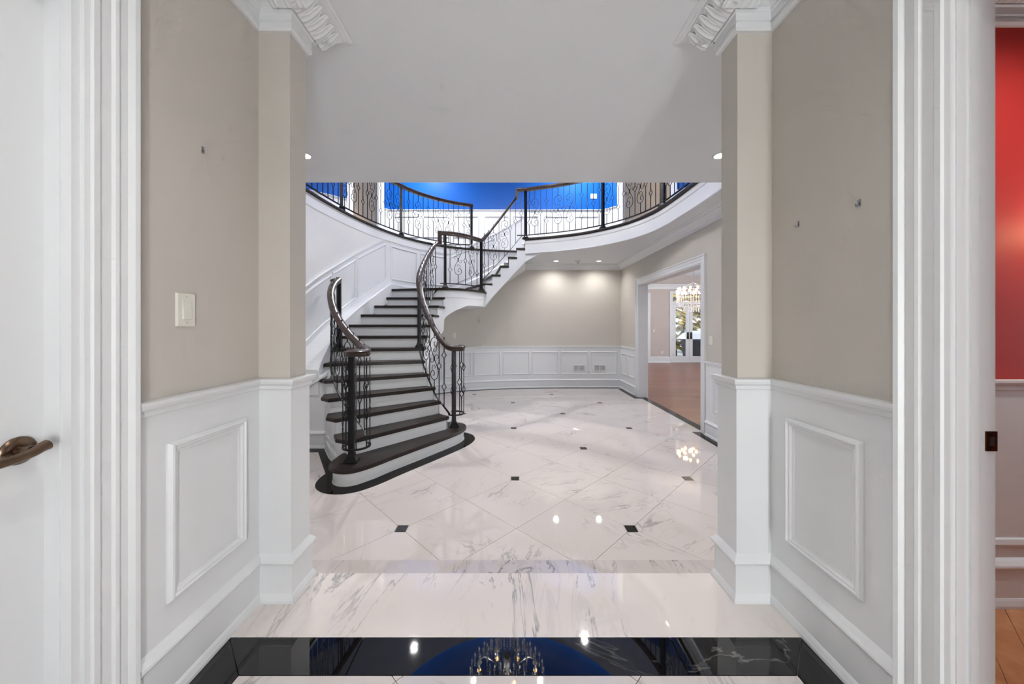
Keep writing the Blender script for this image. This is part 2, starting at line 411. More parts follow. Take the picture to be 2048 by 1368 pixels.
for k in range(4):
    a, b = ye[k], ye[k+1]
    if k == 0:
        polys.append([(-1.16, iy1+.03), (-1.135, iy1), (-.979, iy0), (-.979, b+g), (-1.16, b+g)]); polys.append([(1.2, iy1+.03), (1.17, iy1), (1.029, iy0), (1.029, b+g), (1.2, b+g)])
    else:
        polys.append([(-1.16, a-g), (-.979, a-g), (-.979, b+g), (-1.16, b+g)]); polys.append([(1.2, a-g), (1.029, a-g), (1.029, b+g), (1.2, b+g)])
for p in polys: strip(p, 'band_tile', VZ, vest)
for i in range(-5, 6):
    for j in range(-10, 5):
        if (i+j) % 2 == 0: continue
        cx, cy = .02+i*T, .80+j*T; h = T-GAP*1.4
        poly = [(cx+h, cy), (cx, cy+h), (cx-h, cy), (cx, cy-h)]
        for ax, val, less in ((0, -.976, False), (0, 1.026, True), (1, -2.6, False), (1, 1.245, True)):
            if poly: poly = clip(poly, ax, val, less)
        if len(poly) < 3: continue
        inst('marble_tile', tile_mesh(poly, VZ, .012, MARBLE, 'marble_tile'), vest)

# ------------------------------------------------------------------ vestibule walls
LX, RX = -1.161, 1.20
PLX, PRX = -1.016, 1.041
PY0, PY1 = 1.60, 1.722
DY = .937   # far jamb of both doors
# left wall: solid beyond the door opening (door between y .05 and .937), head above
def wall_obj(mb, name, m, label): return struct(mb.build(name, m), label, 'wall')
m = MB(); m.box(LX-.16, LX, DY, PY1, 0, CZ+.05); m.box(LX-.16, LX, -2.7, .08, 0, CZ+.05); m.box(LX-.16, LX, .08, DY, 2.42, CZ+.05)
wl = wall_obj(m, 'wall_left', BEIGE, 'greige left wall of the vestibule above white wainscot')
m = MB(); m.box(RX, RX+.104, DY+.02, PY1, 0, CZ+.05); m.box(RX, RX+.104, -2.7, -.05, 0, CZ+.05); m.box(RX, RX+.104, -.05, DY+.02, 2.42, CZ+.05)
wr = wall_obj(m, 'wall_right', BEIGE, 'greige right wall of the vestibule beside the cased opening')
m = MB(); m.box(LX-.02, PLX, PY0, PY1, 0, CZ+.05); m.box(-3.0, LX-.02, PY0, PY1, -.02, CZ+.05)
wpl = wall_obj(m, 'wall_front_left', BEIGE, 'greige pilaster wall end at left of the hall opening')
m = MB(); m.box(PRX, RX+.02, PY0, PY1, 0, CZ+.05); m.box(RX+.02, 2.9, PY0, PY1, -.02, CZ+.05)
wpr = wall_obj(m, 'wall_front_right', BEIGE, 'greige pilaster wall end at right of the hall opening')
# entrance wall behind the viewpoint, closed to keep the sun out
m = MB(); m.box(-1.4, 1.4, -2.75, -2.64, 0, CZ+.05)
wall_obj(m, 'wall_entrance', BEIGE, 'greige entrance wall closed behind the viewpoint')

# wainscot skin, rail, base, panel mouldings, built per wall
RZ = 1.262
def wains(parent, path, side, z0=VZ, rz=RZ, skin=True):
    """white wainscot on a plan path: skin board, base board, chair rail"""
    p3 = [(p[0], p[1], 0) for p in path]
    if skin: MB().sweep(p3, [(0, z0), (.012, z0), (.012, rz-.02), (0, rz-.02)], side).build('wainscot_board', WHITE, parent)
    MB().sweep([(a, b, z0) for a, b, c in p3], BASE, side).build('base_moulding', WHITE, parent)
    MB().sweep([(a, b, rz) for a, b, c in p3], RAIL, side).build('chair_rail', WHITE, parent)
wains(wl, [(LX, DY+.126), (LX, PY0), (PLX, PY0), (PLX, PY1), (PLX-.3, PY1)], -1)
wains(wr, [(RX, DY+.126), (RX, PY0), (PRX, PY0), (PRX, PY1), (PRX+.3, PY1)], 1)
def panel_x(parent, X, y0, y1, z0, z1, sgn):
    """picture-frame moulding on a wall X=const; sgn = direction the wall faces"""
    lp = [(X, y0, z0), (X, y1, z0), (X, y1, z1), (X, y0, z1)]
    if sgn < 0: lp = lp[::-1]
    return MB().frame(lp, (sgn, 0, 0), PANEL).build('panel_moulding', WHITE, parent)
def panel_y(parent, Y, x0, x1, z0, z1, sgn):
    lp = [(x0, Y, z0), (x0, Y, z1), (x1, Y, z1), (x1, Y, z0)]
    if sgn < 0: lp = lp[::-1]
    return MB().frame(lp, (0, sgn, 0), PANEL).build('panel_moulding', WHITE, parent)
panel_x(wl, LX+.012, 1.159, 1.502, .575, 1.11, 1)
panel_x(wr, RX-.012, 1.168, 1.497, .575, 1.11, -1)

# ornate crown: smooth runs plus acanthus leaves
def leaf_mesh():
    mb = MB(); nu, nv = 9, 8; vs = []
    for a in range(nv):
        t = a/(nv-1)
        for b in range(nu):
            u = b/(nu-1)*2-1
            wd = .028*(1-.5*t**3)*(1 if t < .8 else 1-.5*(t-.8)/.2)
            # cove surface from (.03,.088) out to (.108,.152), curling at tip
            o = .031+.096*t+.012*math.sin(PI*t); z = .086+.074*t**1.3
            rib = .0032*math.cos(u*PI*2.5)*(1-.4*t)+.006*(1-u*u)
            if t > .85: z -= .006*(t-.85)/.15; 
            vs.append((u*wd*(1+.12*math.sin(t*14)), o+rib*.7, z-rib*.7))
    fs = [(a*nu+b, a*nu+b+1, (a+1)*nu+b+1, (a+1)*nu+b) for a in range(nv-1) for b in range(nu-1)]
    mb.add(vs, fs); return mb.mesh('acanthus_leaf', WHITE, True)
LEAF = leaf_mesh()
def crown_big(idx, path, side, label):
    o = struct(MB().sweep([(p[0], p[1], CZ-.18) for p in path], CROWN_L, side).build('trim_%d' % idx, WHITE), label, 'crown moulding')
    for i in range(len(path)-1):
        a = Vector((path[i][0], path[i][1], 0)); b = Vector((path[i+1][0], path[i+1][1], 0)); d = b-a; L = d.length; d.normalize()
        nn = Vector((-d.y, d.x, 0))*side
        # convex corners extend the run, concave ones shorten it
        def turn(k):
            if k <= 0 or k >= len(path)-1: return 0
            u = Vector(path[k])-Vector(path[k-1]); v = Vector(path[k+1])-Vector(path[k]); cr = (u.x*v.y-u.y*v.x)*side
            return -1 if cr > 0 else 1
        s0 = -.09*turn(i) if turn(i) > 0 else .09*(turn(i) < 0); s1 = L+.09*(turn(i+1) > 0)-.09*(turn(i+1) < 0)
        n = max(1, round((s1-s0)/.05)); 
        for k in range(n):
            s = s0+(k+.5)*(s1-s0)/n; p = a+d*s
            ang = math.atan2(nn.y, nn.x)-PI/2
            inst('acanthus_leaf', LEAF, o, (p.x, p.y, CZ-.18), (0, 0, ang))
    # bead row under the leaves
    return o
crown_big(1, [(LX, .95), (LX, PY0), (PLX, PY0), (PLX, PY1), (-1.5, PY1)], -1, 'ornate white crown moulding round the left pilaster')
crown_big(2, [(RX, .95), (RX, PY0), (PRX, PY0), (PRX, PY1), (1.5, PY1)], 1, 'ornate white crown moulding round the right pilaster')

# ------------------------------------------------------------------ vestibule ceiling, gallery slab
EDGE_R = crv([(2.34, 3.70, 0), (2.355, 4.1, 0), (2.36, 4.6, 0), (2.34, 5.2, 0), (2.27, 5.65, 0), (2.08, 6.1, 0), (1.78, 6.5, 0), (1.4, 6.83, 0), (.95, 7.07, 0), (.6, 7.2, 0), (.3, 7.31, 0)], 6)
ce = MB(); ce.box(-3.05, 3.0, -2.75, 3.70, CZ, CZ+.2)
struct(ce.build('ceiling', CEIL), 'flat white ceiling over the vestibule and hall front', 'ceiling')
und = [(p.x, p.y) for p in EDGE_R] + [(.3, 8.5), (.7, 8.54), (1.3, 8.565), (2.75, 8.565), (2.75, 3.70)]
struct(MB().prism(und, CZ, CZ+.2).build('ceiling', CEIL), 'white ceiling beneath the right hand gallery', 'ceiling')
# gallery fascia with dark nosing
gal = [(p.x, p.y, 0) for p in EDGE_R]
fas = struct(MB().sweep([(a, b, CZ) for a, b, c in gal], [(-.06, 0), (.012, -.008), (.02, .0), (.018, .012), (.006, .016), (.004, .19), (.016, .2), (.02, .215), (.022, .262), (0, .27), (-.06, .27)], 1).build('trim_3', WHITE), 'curved white fascia board of the right gallery', 'trim')
MB().sweep([(a, b, GZ) for a, b, c in gal], [(-.12, -.042), (.05, -.042), (.058, -.034), (.058, -.008), (.05, 0), (-.12, 0)], 1).build('nosing', DWOOD, fas)
# upstairs floor
gf = [(p.x, p.y) for p in EDGE_R] + [(.3, 8.5), (1.3, 8.56), (2.27, 8.56), (4.2, 6.63), (4.2, 3.7)]
struct(MB().prism(gf, CZ+.21, GZ-.003).build('floor', DWOOD), 'dark wood gallery floor on the right', 'floor')
LW = [p for p in WC if p.x < .32 and p.y > 3.65]
gfl = [(p.x, p.y) for p in LW if p.y < 8.5] + [(.25, 8.56), (-2.98, 8.56), (-4.3, 7.24), (-4.3, 3.7)]
struct(MB().prism(gfl, CZ+.21, GZ-.003).build('floor', DWOOD), 'dark wood gallery floor on the left', 'floor')
struct(box(-4.2, 4.2, 2.6, 3.70, CZ+.2, GZ).build('floor', DWOOD), 'dark wood gallery floor above the entrance', 'floor')

# ------------------------------------------------------------------ hall right wall with cased opening, back wall, left wall
HX = 2.70
OY0, OY1, OZ = 4.93, 7.36, 2.39
m = MB(); m.box(HX, HX+.18, PY1, OY0, -.02, CZ+.02); m.box(HX, HX+.18, OY1, 8.75, -.02, CZ+.02); m.box(HX, HX+.18, OY0, OY1, OZ, CZ+.02)
hr = wall_obj(m, 'wall_hall_right', BEIGE, 'greige hall wall with wide cased opening to the dining room')
wains(hr, [(HX, PY1), (HX, OY0-.126)], 1, 0, 1.02); wains(hr, [(HX, OY1+.126), (HX, 8.56)], 1, 0, 1.02)
panel_x(hr, HX-.012, 7.58, 7.93, .36, .86, -1); panel_x(hr, HX-.012, 8.05, 8.42, .36, .86, -1)
for a, b in ((3.98, 4.62), (3.2, 3.82), (2.4, 3.05)): panel_x(hr, HX-.012, a, b, .36, .86, -1)
def casing_x(parent, X, y0, y1, zt, sgn, z0):
    """door casing on wall X=const around opening y0..y1; profile grows away from opening"""
    # PROFILE: (out from wall, distance from opening) -> use frame with inset negative
    prof = [(-d, o) for (o, d) in [(0, 0), (.012, .0), (.014, .012), (.02, .016), (.02, .03), (.014, .034), (.016, .06), (.022, .066), (.024, .074), (.018, .08), (.02, .1), (.034, .108), (.036, .12), (.03, .126), (0, .126)]]
    path = [(X, y0, z0), (X, y0, zt), (X, y1, zt), (X, y1, z0)]
    P = [Vector(p) for p in path]; vs = []; mlen = len(prof)
    offs = [Vector((0, -1, 0)), Vector((0, -1, 1)), Vector((0, 1, 1)), Vector((0, 1, 0))]
    for p, of in zip(P, offs):
        for (u, o) in prof: vs.append(p+of*(-u)+Vector((sgn*o, 0, 0)))
    fs = []
    for i in range(3):
        for k in range(mlen-1): fs.append((i*mlen+k, (i+1)*mlen+k, (i+1)*mlen+k+1, i*mlen+k+1))
    mb = MB(); mb.add(vs, fs); return mb.build('casing', WHITE, parent)
tr = struct(MB().box(HX-.002, HX+.182, OY1-.016, OY1, 0, OZ).box(HX-.002, HX+.182, OY0, OY0+.016, 0, OZ).box(HX-.002, HX+.182, OY0+.016, OY1-.016, OZ-.016, OZ).build('trim_4', WHITE), 'white jamb lining of the cased opening to the dining room', 'door trim')
casing_x(tr, HX, OY0+.006, OY1-.006, OZ-.006, -1, 0); casing_x(tr, HX+.18, OY0+.006, OY1-.006, OZ-.006, 1, 0)

# back wall (greige, bowed at the left) with wainscot
bp = [p for p in WC if p.x > -2.4 and p.y > 6.8]
bw = struct(MB().sweep([(p.x, p.y, 0) for p in bp], [(0, -.02), (-.12, -.02), (-.12, CZ+.02), (0, CZ+.02)], -1, closed_prof=True).build('wall_back', BEIGE, smooth=True), 'greige back wall of the hall bowing forward under the stair', 'wall')
bpt = [(p.x, p.y) for p in bp]
wains(bw, bpt, -1, 0, 1.02)
def wall_frames(parent, path, spans, zfun, side=-1, out=.012):
    """bent panel mouldings along a dense plan path; spans = [(s0,s1)], zfun(s)->(zlo,zhi)"""
    L = resample(path, 0)
    for (s0, s1) in spans:
        n = max(2, int((s1-s0)/.12)); lo = []; hi = []; nl = []
        for k in range(n+1):
            s = s0+(s1-s0)*k/n; p = at_len(path, L, s); d = (at_len(path, L, s+.02)-at_len(path, L, s-.02)).normalized(); nn = Vector((-d.y, d.x, 0))*side
            z0, z1 = zfun(s); q = p+nn*out; lo.append(Vector((q.x, q.y, z0))); hi.append(Vector((q.x, q.y, z1))); nl.append(nn)
        loop = lo+hi[::-1]; nrm = nl+nl[::-1]
        if side < 0: loop = loop[::-1]; nrm = nrm[::-1]
        MB().frame(loop, nrm, PANEL).build('panel_moulding', WHITE, parent)
LB = resample(bp, 0); tot = LB[-1]
# panels: px centres on back wall, spacing .72
spans = []
e = tot-.13-.0
for k in range(7):
    spans.append((e-.6, e)); e -= .715
wall_frames(bw, bp, [s for s in spans if s[0] > .1], lambda s: (.36, .86))
# small crown under the gallery
cpath = [p for p in WC if p.x > -.2 and p.y > 7]
tr5 = struct(MB().sweep([(p.x, p.y, CZ-.14) for p in cpath]+[(HX, PY1, CZ-.14)], CROWN_S, -1).build('trim_5', WHITE), 'white crown moulding under the gallery ceiling', 'crown moulding')
# hall left wall near the entrance, low wall beneath the stair
hl_ = struct(MB().box(-2.98, -2.8, PY1, 3.75, -.02, CZ+.02).build('wall_hall_left', BEIGE), 'greige hall wall left of the stair', 'wall')
wains(hl_, [(-2.793, PY1), (-2.793, 4.30)], -1, 0, 1.02)
for a, b in ((1.95, 2.6), (2.75, 3.4), (3.55, 4.15)): panel_x(hl_, -2.781, a, b, .36, .86, 1)

# ------------------------------------------------------------------ staircase data
N = 19
def zs(n): return RISE*n if n <= 13 else 2.21+(n-13)*(GZ-2.21)/6
I = {2: (-.80, 4.50), 3: (-.93, 4.62), 4: (-1.02, 4.71), 5: (-1.13, 4.80), 6: (-1.21, 4.91), 7: (-1.25, 5.03), 8: (-1.27, 5.23), 9: (-1.28, 5.48), 10: (-1.285, 5.79), 11: (-1.27, 6.11), 12: (-1.22, 6.42)}
O = {2: (-1.65, 3.53), 3: (-1.88, 3.72), 4: (-2.07, 3.94), 5: (-2.25, 4.19), 6: (-2.42, 4.49), 7: (-2.53, 4.80), 8: (-2.57, 5.10), 9: (-2.57, 5.43), 10: (-2.57, 5.75), 11: (-2.55, 6.12), 12: (-2.48, 6.45)}
I.update({14: (-.575, 7.22), 15: (-.405, 7.25), 16: (-.235, 7.27), 17: (-.065, 7.285), 18: (.105, 7.30), 19: (.285, 7.31)})
O.update({13: (-2.40, 6.72), 14: (-1.08, 8.17), 15: (-.72, 8.29), 16: (-.38, 8.38), 17: (-.07, 8.43), 18: (.22, 8.48), 19: (.5, 8.51)})
I13 = [(-2.31, 6.60), (-1.75, 6.46), (-1.42, 6.40), (-1.20, 6.38), (-1.0, 6.44), (-.82, 6.58), (-.66, 6.78), (-.53, 7.0), (-.50, 7.16)]
stair = empty('staircase', 'curved staircase with dark treads and white risers rising to the gallery', 'staircase', (0, 0, 0))
def off(p, q, d):
    """shift segment p-q sideways by d (towards lower steps)"""
    v = Vector((q[0]-p[0], q[1]-p[1])); v.normalize(); n = Vector((v.y, -v.x)); return (p[0]+n.x*d, p[1]+n.y*d), (q[0]+n.x*d, q[1]+n.y*d)
TH = .042
def tread(poly, z, smooth=False):
    n = len(poly); mb = MB(); a = sum(poly[i][0]*poly[(i+1) % n][1]-poly[(i+1) % n][0]*poly[i][1] for i in range(n))
    if a < 0: poly = poly[::-1]
    cx = sum(p[0] for p in poly)/n; cy = sum(p[1] for p in poly)/n
    def ins(d): return [(p[0]-(p[0]-cx)/max(.01, math.hypot(p[0]-cx, p[1]-cy))*d, p[1]-(p[1]-cy)/max(.01, math.hypot(p[0]-cx, p[1]-cy))*d) for p in poly]
    rings = [(ins(.006), z-TH), (poly, z-TH+.008), (poly, z-.008), (ins(.006), z)]
    vs = [(p[0], p[1], zz) for r, zz in rings for p in r]; fs = []
    for k in range(3): fs += [(k*n+i, k*n+(i+1) % n, (k+1)*n+(i+1) % n, (k+1)*n+i) for i in range(n)]
    fs += [tuple(range(n))[::-1], tuple(range(3*n, 4*n))]
    mb.add(vs, fs); return mb.build('tread', DWOOD, stair)
# regular winders 2..12, 14..18
for n in list(range(2, 13))+list(range(14, 19)):
    a, b = I[n], O[n]
    if n == 12: c, d = (-1.30, 6.52), (-2.42, 6.72)
    else: c, d = I[n+1], O[n+1]
    # run the tread under the next riser
    v = Vector((d[0]-b[0], d[1]-b[1])); u = Vector((c[0]-a[0], c[1]-a[1]))
    c2 = (c[0]+u.x*.12, c[1]+u.y*.12); d2 = (d[0]+v.x*.12, d[1]+v.y*.12)
    poly = [b, a, c2, d2]
    if n <= 5:   # rounded open end at the left
        mid = ((b[0]+d2[0])/2-.035, (b[1]+d2[1])/2-.045); poly = [b, a, c2, d2, mid]
    tread(poly, zs(n))
# bullnose starting step
B1 = [(-1.72, 3.75), (-1.775, 3.52), (-1.75, 3.34), (-1.64, 3.235), (-1.49, 3.235), (-1.35, 3.37), (-1.2, 3.6), (-.97, 3.93), (-.76, 4.24), (-.64, 4.45), (-.595, 4.63), (-.65, 4.78), (-.80, 4.85), (-1.0, 4.78), (-1.3, 4.35)]
def grow(poly, d):
    n = len(poly); out = []
    for i in range(n):
        a = Vector(poly[i-1][:2]); b = Vector(poly[i][:2]); c = Vector(poly[(i+1) % n][:2])
        t = (c-a).normalized(); out.append((b.x+t.y*d, b.y-t.x*d))
    return out
b1s = [(p.x, p.y) for p in crv([(x, y, 0) for x, y in B1], 4, True)]
tread(b1s, zs(1))
rb1 = grow(b1s, -.035)
MB().prism(rb1, 0, zs(1)-TH).build('riser', WHITE, stair, True)
MB().prism(grow(b1s, -.027), 0, .012).build('shoe_moulding', WHITE, stair)
# landing tread
land = [(p.x, p.y) for p in crv([(x, y, 0) for x, y in I13], 4)]
wl_pts = [(p.x, p.y) for p in WC if 6.7 < p.y < 8.15 and p.x < -1.12]
landpoly = land + [(-.60, 7.3), (-1.06, 8.18)] + wl_pts[::-1]
mb = MB(); mb.prism(landpoly, 2.21-TH, 2.21); mb.build('tread', DWOOD, stair)
# risers (white boards set back below each nosing)
def riser(a, b, z0, z1, back=.03, th=.018):
    v = Vector((b[0]-a[0], b[1]-a[1])); v.normalize(); nrm = Vector((-v.y, v.x))
    # move towards higher steps
    return a, b
for n in list(range(2, 13))+list(range(14, 20)):
    a, b = Vector(I[n]), Vector(O[n]); v = (b-a).normalized()
    nx = n+1 if (n+1) in I else n
    up = Vector((v.y, -v.x))
    if n < 13: tgt = Vector(O[min(n+1, 13)])-b
    else: tgt = (Vector(I[n+1])-a) if n < 19 else Vector((1, 0))
    if up.dot(tgt) < 0: up = -up
    a2 = a+up*.03+v*.025; b2 = b+up*.03-v*(.025 if n <= 5 else -.0)
    poly = [tuple(a2), tuple(b2), tuple(b2+up*.02), tuple(a2+up*.02)]
    MB().prism(poly, zs(n-1), zs(n)-(TH if n < 19 else .05)).build('riser', WHITE, stair)
lr = grow([(p[0], p[1]) for p in land], 0)
inl = []
for i, p in enumerate(land):
    a = Vector(land[max(0, i-1)]); c = Vector(land[min(len(land)-1, i+1)]); t = (c-a).normalized(); inl.append((p[0]-t.y*.035, p[1]+t.x*.035))
z_l = [zs(12) if p[0] < -1.2 else 1.98 for p in inl]
MB().sweep([(p[0], p[1], 0) for p in inl], [(0, zs(12)), (.02, zs(12)), (.02, 2.21-TH), (0, 2.21-TH)], 1, closed_prof=True).build('riser', WHITE, stair)
# inner (right hand) stringer following the tread ends, down to the soffit line
inner = [(I[n][0]-.02, I[n][1]+.012, zs(n)) for n in range(2, 13)]
land_in = [(x-.0, y+.04, 2.21) for x, y in land if x > -1.22]
upper_in = [(I[n][0], I[n][1]+.03, zs(n)) for n in range(14, 20)]
def side_panel(pts, zt, zb, th, inward, name, m=WHITE):
    vs = []
    for (p, a, b, iw) in zip(pts, zt, zb, inward): vs += [(p[0], p[1], b), (p[0], p[1], a), (p[0]+iw[0]*th, p[1]+iw[1]*th, a), (p[0]+iw[0]*th, p[1]+iw[1]*th, b)]
    fs = []
    for i in range(len(pts)-1):
        for k in range(4): fs.append((4*i+k, 4*i+4+k, 4*i+4+(k+1) % 4, 4*i+(k+1) % 4))
    fs += [(0, 1, 2, 3), tuple(4*(len(pts)-1)+k for k in range(4))]
    mb = MB(); mb.add(vs, fs); return mb.build(name, m, stair)
# stepped stringer: constant top under each tread
def stepped(ns, getI, nxt, zbot):
    for n in ns:
        a = getI(n); b = nxt(n)
        zt = zs(n)-TH
        side_panel([a, b], [zt, zt], [zbot(n), zbot(n+1)], .03, [(-.9, .4)]*2, 'stringer')
def zb(n):
    if n <= 13: return max(.0, zs(n)-.43)
    return zs(n)-.52
def gi(n):
    if n == 13: return (-1.24, 6.46)
    return (I[n][0]-.025, I[n][1]+.02)
stepped(range(2, 13), gi, lambda n: gi(n+1), lambda n: max(0., (n-3.6)*.17))
# landing and upper flight stringer as one smooth-bottomed board
pts = []; zt = []; zbm = []
lz = [(x, y) for x, y in inl if x > -1.26]
for k, (x, y) in enumerate(lz):
    t = k/(len(lz)-1); pts.append((x, y+.012)); zt.append(2.21-TH); zbm.append(1.60+.30*min(1, t*2.2)**.6 if t < .5 else 1.90)
iw = [(-.3, .95)]*len(pts)
side_panel(pts, zt, zbm, .03, iw, 'stringer')
for n in range(14, 19):
    a = (I[n][0]+.02, I[n][1]+.03); b = (I[n+1][0]+.02, I[n+1][1]+.03)
    if n == 14: a = (pts[-1][0], pts[-1][1]+.02)
    zb0 = zs(n)-.47+(.0 if n > 14 else -.03); zb1 = zs(n+1)-.47
    side_panel([a, b], [zs(n)-TH]*2, [zb0, zb1], .03, [(0, 1)]*2, 'stringer')
side_panel([(I[19][0]+.02, I[19][1]+.03), (.62, 7.24)], [GZ-.045, GZ-.045], [zs(19)-.47, CZ], .03, [(0, 1)]*2, 'stringer')
# plaster soffit under the stair
so_in = [(I[n][0]-.03, I[n][1]+.02, max(0.02, (n-3.6)*.17)) for n in range(5, 13)]+[(x, y, z) for (x, y), z in zip(pts, zbm)]+[(I[n][0]+.02, I[n][1]+.03, zs(n)-.47) for n in range(15, 20)]
outw = [p for p in WC if p.y > 4.3 and p.x < .45]
LO = resample(outw, 0)
# wall parameter of each nosing
WN = {5: (-2.79, 4.3), 6: (-2.77, 4.55), 7: (-2.755, 4.82), 8: (-2.74, 5.13), 9: (-2.70, 5.44), 10: (-2.66, 5.74), 11: (-2.595, 6.05), 12: (-2.515, 6.36), 13: (-2.42, 6.66), 14: (-1.08, 8.17), 15: (-.72, 8.29), 16: (-.38, 8.38), 17: (-.07, 8.43), 18: (.22, 8.48), 19: (.5, 8.51)}
def wall_s(x, y):
    best = None
    for i in range(len(WC)-1):
        a = WC[i]; d = WC[i+1]-a; t = max(0, min(1, ((x-a.x)*d.x+(y-a.y)*d.y)/d.length_squared)); q = a+d*t; e = (q.x-x)**2+(q.y-y)**2
        if best is None or e < best[0]: best = (e, LWC[i]+t*d.length)
    return best[1]
LWC = resample(WC, 0)
KS = [(wall_s(*WN[n]), zs(n)) for n in range(5, 14)] + [(wall_s(-1.42, 7.99), 2.21)] + [(wall_s(*WN[n]), zs(n)) for n in range(14, 20)]
def zline(s):
    if s <= KS[0][0]:
        return KS[0][1]+(s-KS[0][0])*.62
    for (a, za), (b, zb_) in zip(KS, KS[1:]):
        if s <= b: return za+(zb_-za)*(s-a)/(b-a)
    return KS[-1][1]
nI = len(so_in); vs = []; fs = []
s_a, s_b = wall_s(-2.765, 4.66), wall_s(.35, 8.5)
Lin = [0]
for k in range(1, nI): Lin.append(Lin[-1]+math.hypot(so_in[k][0]-so_in[k-1][0], so_in[k][1]-so_in[k-1][1]))
for k in range(nI):
    s = s_a+(s_b-s_a)*Lin[k]/Lin[-1]; p = at_len(WC, LWC, s); vs += [so_in[k], (p.x, p.y, max(.02, so_in[k][2]))]
for k in range(nI-1): fs.append((2*k, 2*k+1, 2*k+3, 2*k+2))
mb = MB(); mb.add(vs, fs); mb.add([(x, y, z+.02) for x, y, z in vs], [f[::-1] for f in fs]); mb.build('soffit', WHITE, stair, True)
# left flared side below the open tread ends
lo = []
for n in range(2, 8):
    a, b = Vector(I[n]), Vector(O[n]); v = (b-a).normalized(); up_ = Vector((v.y, -v.x))
    if up_.dot(Vector(O[n+1])-b) < 0: up_ = -up_
    q = b+up_*.03-v*.035; lo.append((q.x, q.y))
for k, n in enumerate(range(2, 7)): side_panel([lo[k], lo[k+1]], [zs(n)-TH]*2, [0, 0], .03, [(.7, .5)]*2, 'stringer')
# base moulding along the flared side
MB().sweep([(p[0], p[1], 0) for p in [(-1.75, 3.70)]+lo[1:5]], [(0, 0), (.03, 0), (.022, .02), (.02, .1), (.008, .12), (0, .12)], 1).build('base_moulding', WHITE, stair)
# closed wall stringer from step 6 up
sp = [p for p, s in zip(WC, LWC) if KS[0][0] <= s <= KS[-1][0]]
spS = [s for s in LWC if KS[0][0] <= s <= KS[-1][0]]
mbs = MB(); vs = []
for p, s in zip(sp, spS):
    i = WC.index(p); d = (WC[min(i+1, len(WC)-1)]-WC[i-1]).normalized(); nn = Vector((d.y, -d.x, 0)); w = .17+max(0, KS[3][0]-s)*.3 if s < KS[8][0] else max(.05, .17-(s-KS[8][0])*.3)
    z = zline(s)
    for (o, u) in ((0, -.2), (w, -.2), (w, .1), (w-.012, .115), (.03, .125), (0, .14)):
        q = p+nn*o; vs.append((q.x, q.y, z+u))
mbs.add(vs, [(6*i+k, 6*i+6+k, 6*i+6+(k+1) % 6, 6*i+(k+1) % 6) for i in range(len(sp)-1) for k in range(6)]+[tuple(range(6)), tuple(range(6*(len(sp)-1), 6*len(sp)))])
mbs.build('wall_stringer', WHITE, stair)

# stair well wall (pale) with sloping wainscot
ws = [(p, s) for p, s in zip(WC, LWC) if p.x < .33]
vs = []
for p, s in ws:
    i = WC.index(p); d = (WC[min(i+1, len(WC)-1)]-WC[max(0, i-1)]).normalized(); nn = Vector((d.y, -d.x, 0)); q = p+nn*.006
    zlo = -.01 if p.y < 6.3 else max(0, zline(s)-.3)
    vs += [(q.x, q.y, zlo), (q.x, q.y, GZ-.05), (q.x-nn.x*.1, q.y-nn.y*.1, GZ-.05), (q.x-nn.x*.1, q.y-nn.y*.1, zlo)]
mb = MB(); mb.add(vs, [(4*i+k, 4*i+4+k, 4*i+4+(k+1) % 4, 4*i+(k+1) % 4) for i in range(len(ws)-1) for k in range(4)]+[(0, 1, 2, 3)])
sw = struct(mb.build('wall_stair', STAIRW, smooth=True), 'pale curved stairwell wall with sloping wainscot panels', 'wall')
wp = [(p.x, p.y, zline(s)+.96) for p, s in ws if s > .9]
MB().sweep(wp, [(.006+a, b) for a, b in RAIL], -1).build('chair_rail', WHITE, sw)
MB().sweep([(p.x, p.y, zline(s)) for p, s in ws if s > .9], [(0, -.2), (.016, -.2), (.016, .93), (0, .93)], -1).build('wainscot_board', WHITE, sw)
MB().sweep([(p.x, p.y, GZ) for p, s in ws], [(0, -.2), (.012, -.2), (.02, -.185), (.014, -.18), (.014, -.06), (.03, -.05), (.034, -.044), (0, -.044)], -1).build('frieze_board', WHITE, sw)
MB().sweep([(p.x, p.y, GZ) for p, s in ws if p.y > 3.5], [(-.14, -.042), (.052, -.042), (.06, -.034), (.06, -.008), (.052, 0), (-.14, 0)], -1).build('nosing', DWOOD, sw)
def pr(x): # wall arclength seen at pixel column x
    t = (x-1022)/696; return min(zip(WC, LWC), key=lambda q: abs(q[0].x/q[0].y-t) if q[0].y > 3.5 and q[0].x < .5 else 9)[1]
spans = [(pr(620)-.42, pr(655)), (pr(663), pr(709)), (pr(718), pr(770)), (pr(781), pr(830)), (pr(842), pr(890)), (pr(899), pr(940)), (pr(951), pr(985))]
wall_frames(sw, WC, spans, lambda s: (zline(s)+.235, zline(s)+.84), -1, .018)
# low wall under the stair at the far left, facing the entrance
kw = struct(MB().add([(-2.8, 4.30, 0), (-2.27, 4.30, 0), (-2.27, 4.30, .92), (-2.8, 4.30, .60), (-2.8, 4.42, 0), (-2.3, 4.42, 0), (-2.3, 4.42, .95), (-2.8, 4.42, .66)],
    [(0, 1, 2, 3), (4, 7, 6, 5), (3, 2, 6, 7), (0, 3, 7, 4), (1, 5, 6, 2)]).build('wall_stair_base', WHITE), 'low white sloped wall at the foot of the stair', 'wall')
MB().sweep([(-2.8, 4.30, 0), (-2.27, 4.30, 0), (-1.98, 3.93, 0)], BASE, -1).build('base_moulding', WHITE, kw)
MB().sweep([(-2.8, 4.30, .60), (-2.27, 4.30, .92)], [(0, -.03), (.03, -.03), (.03, .0), (0, .012)], -1).build('cap_moulding', WHITE, kw)
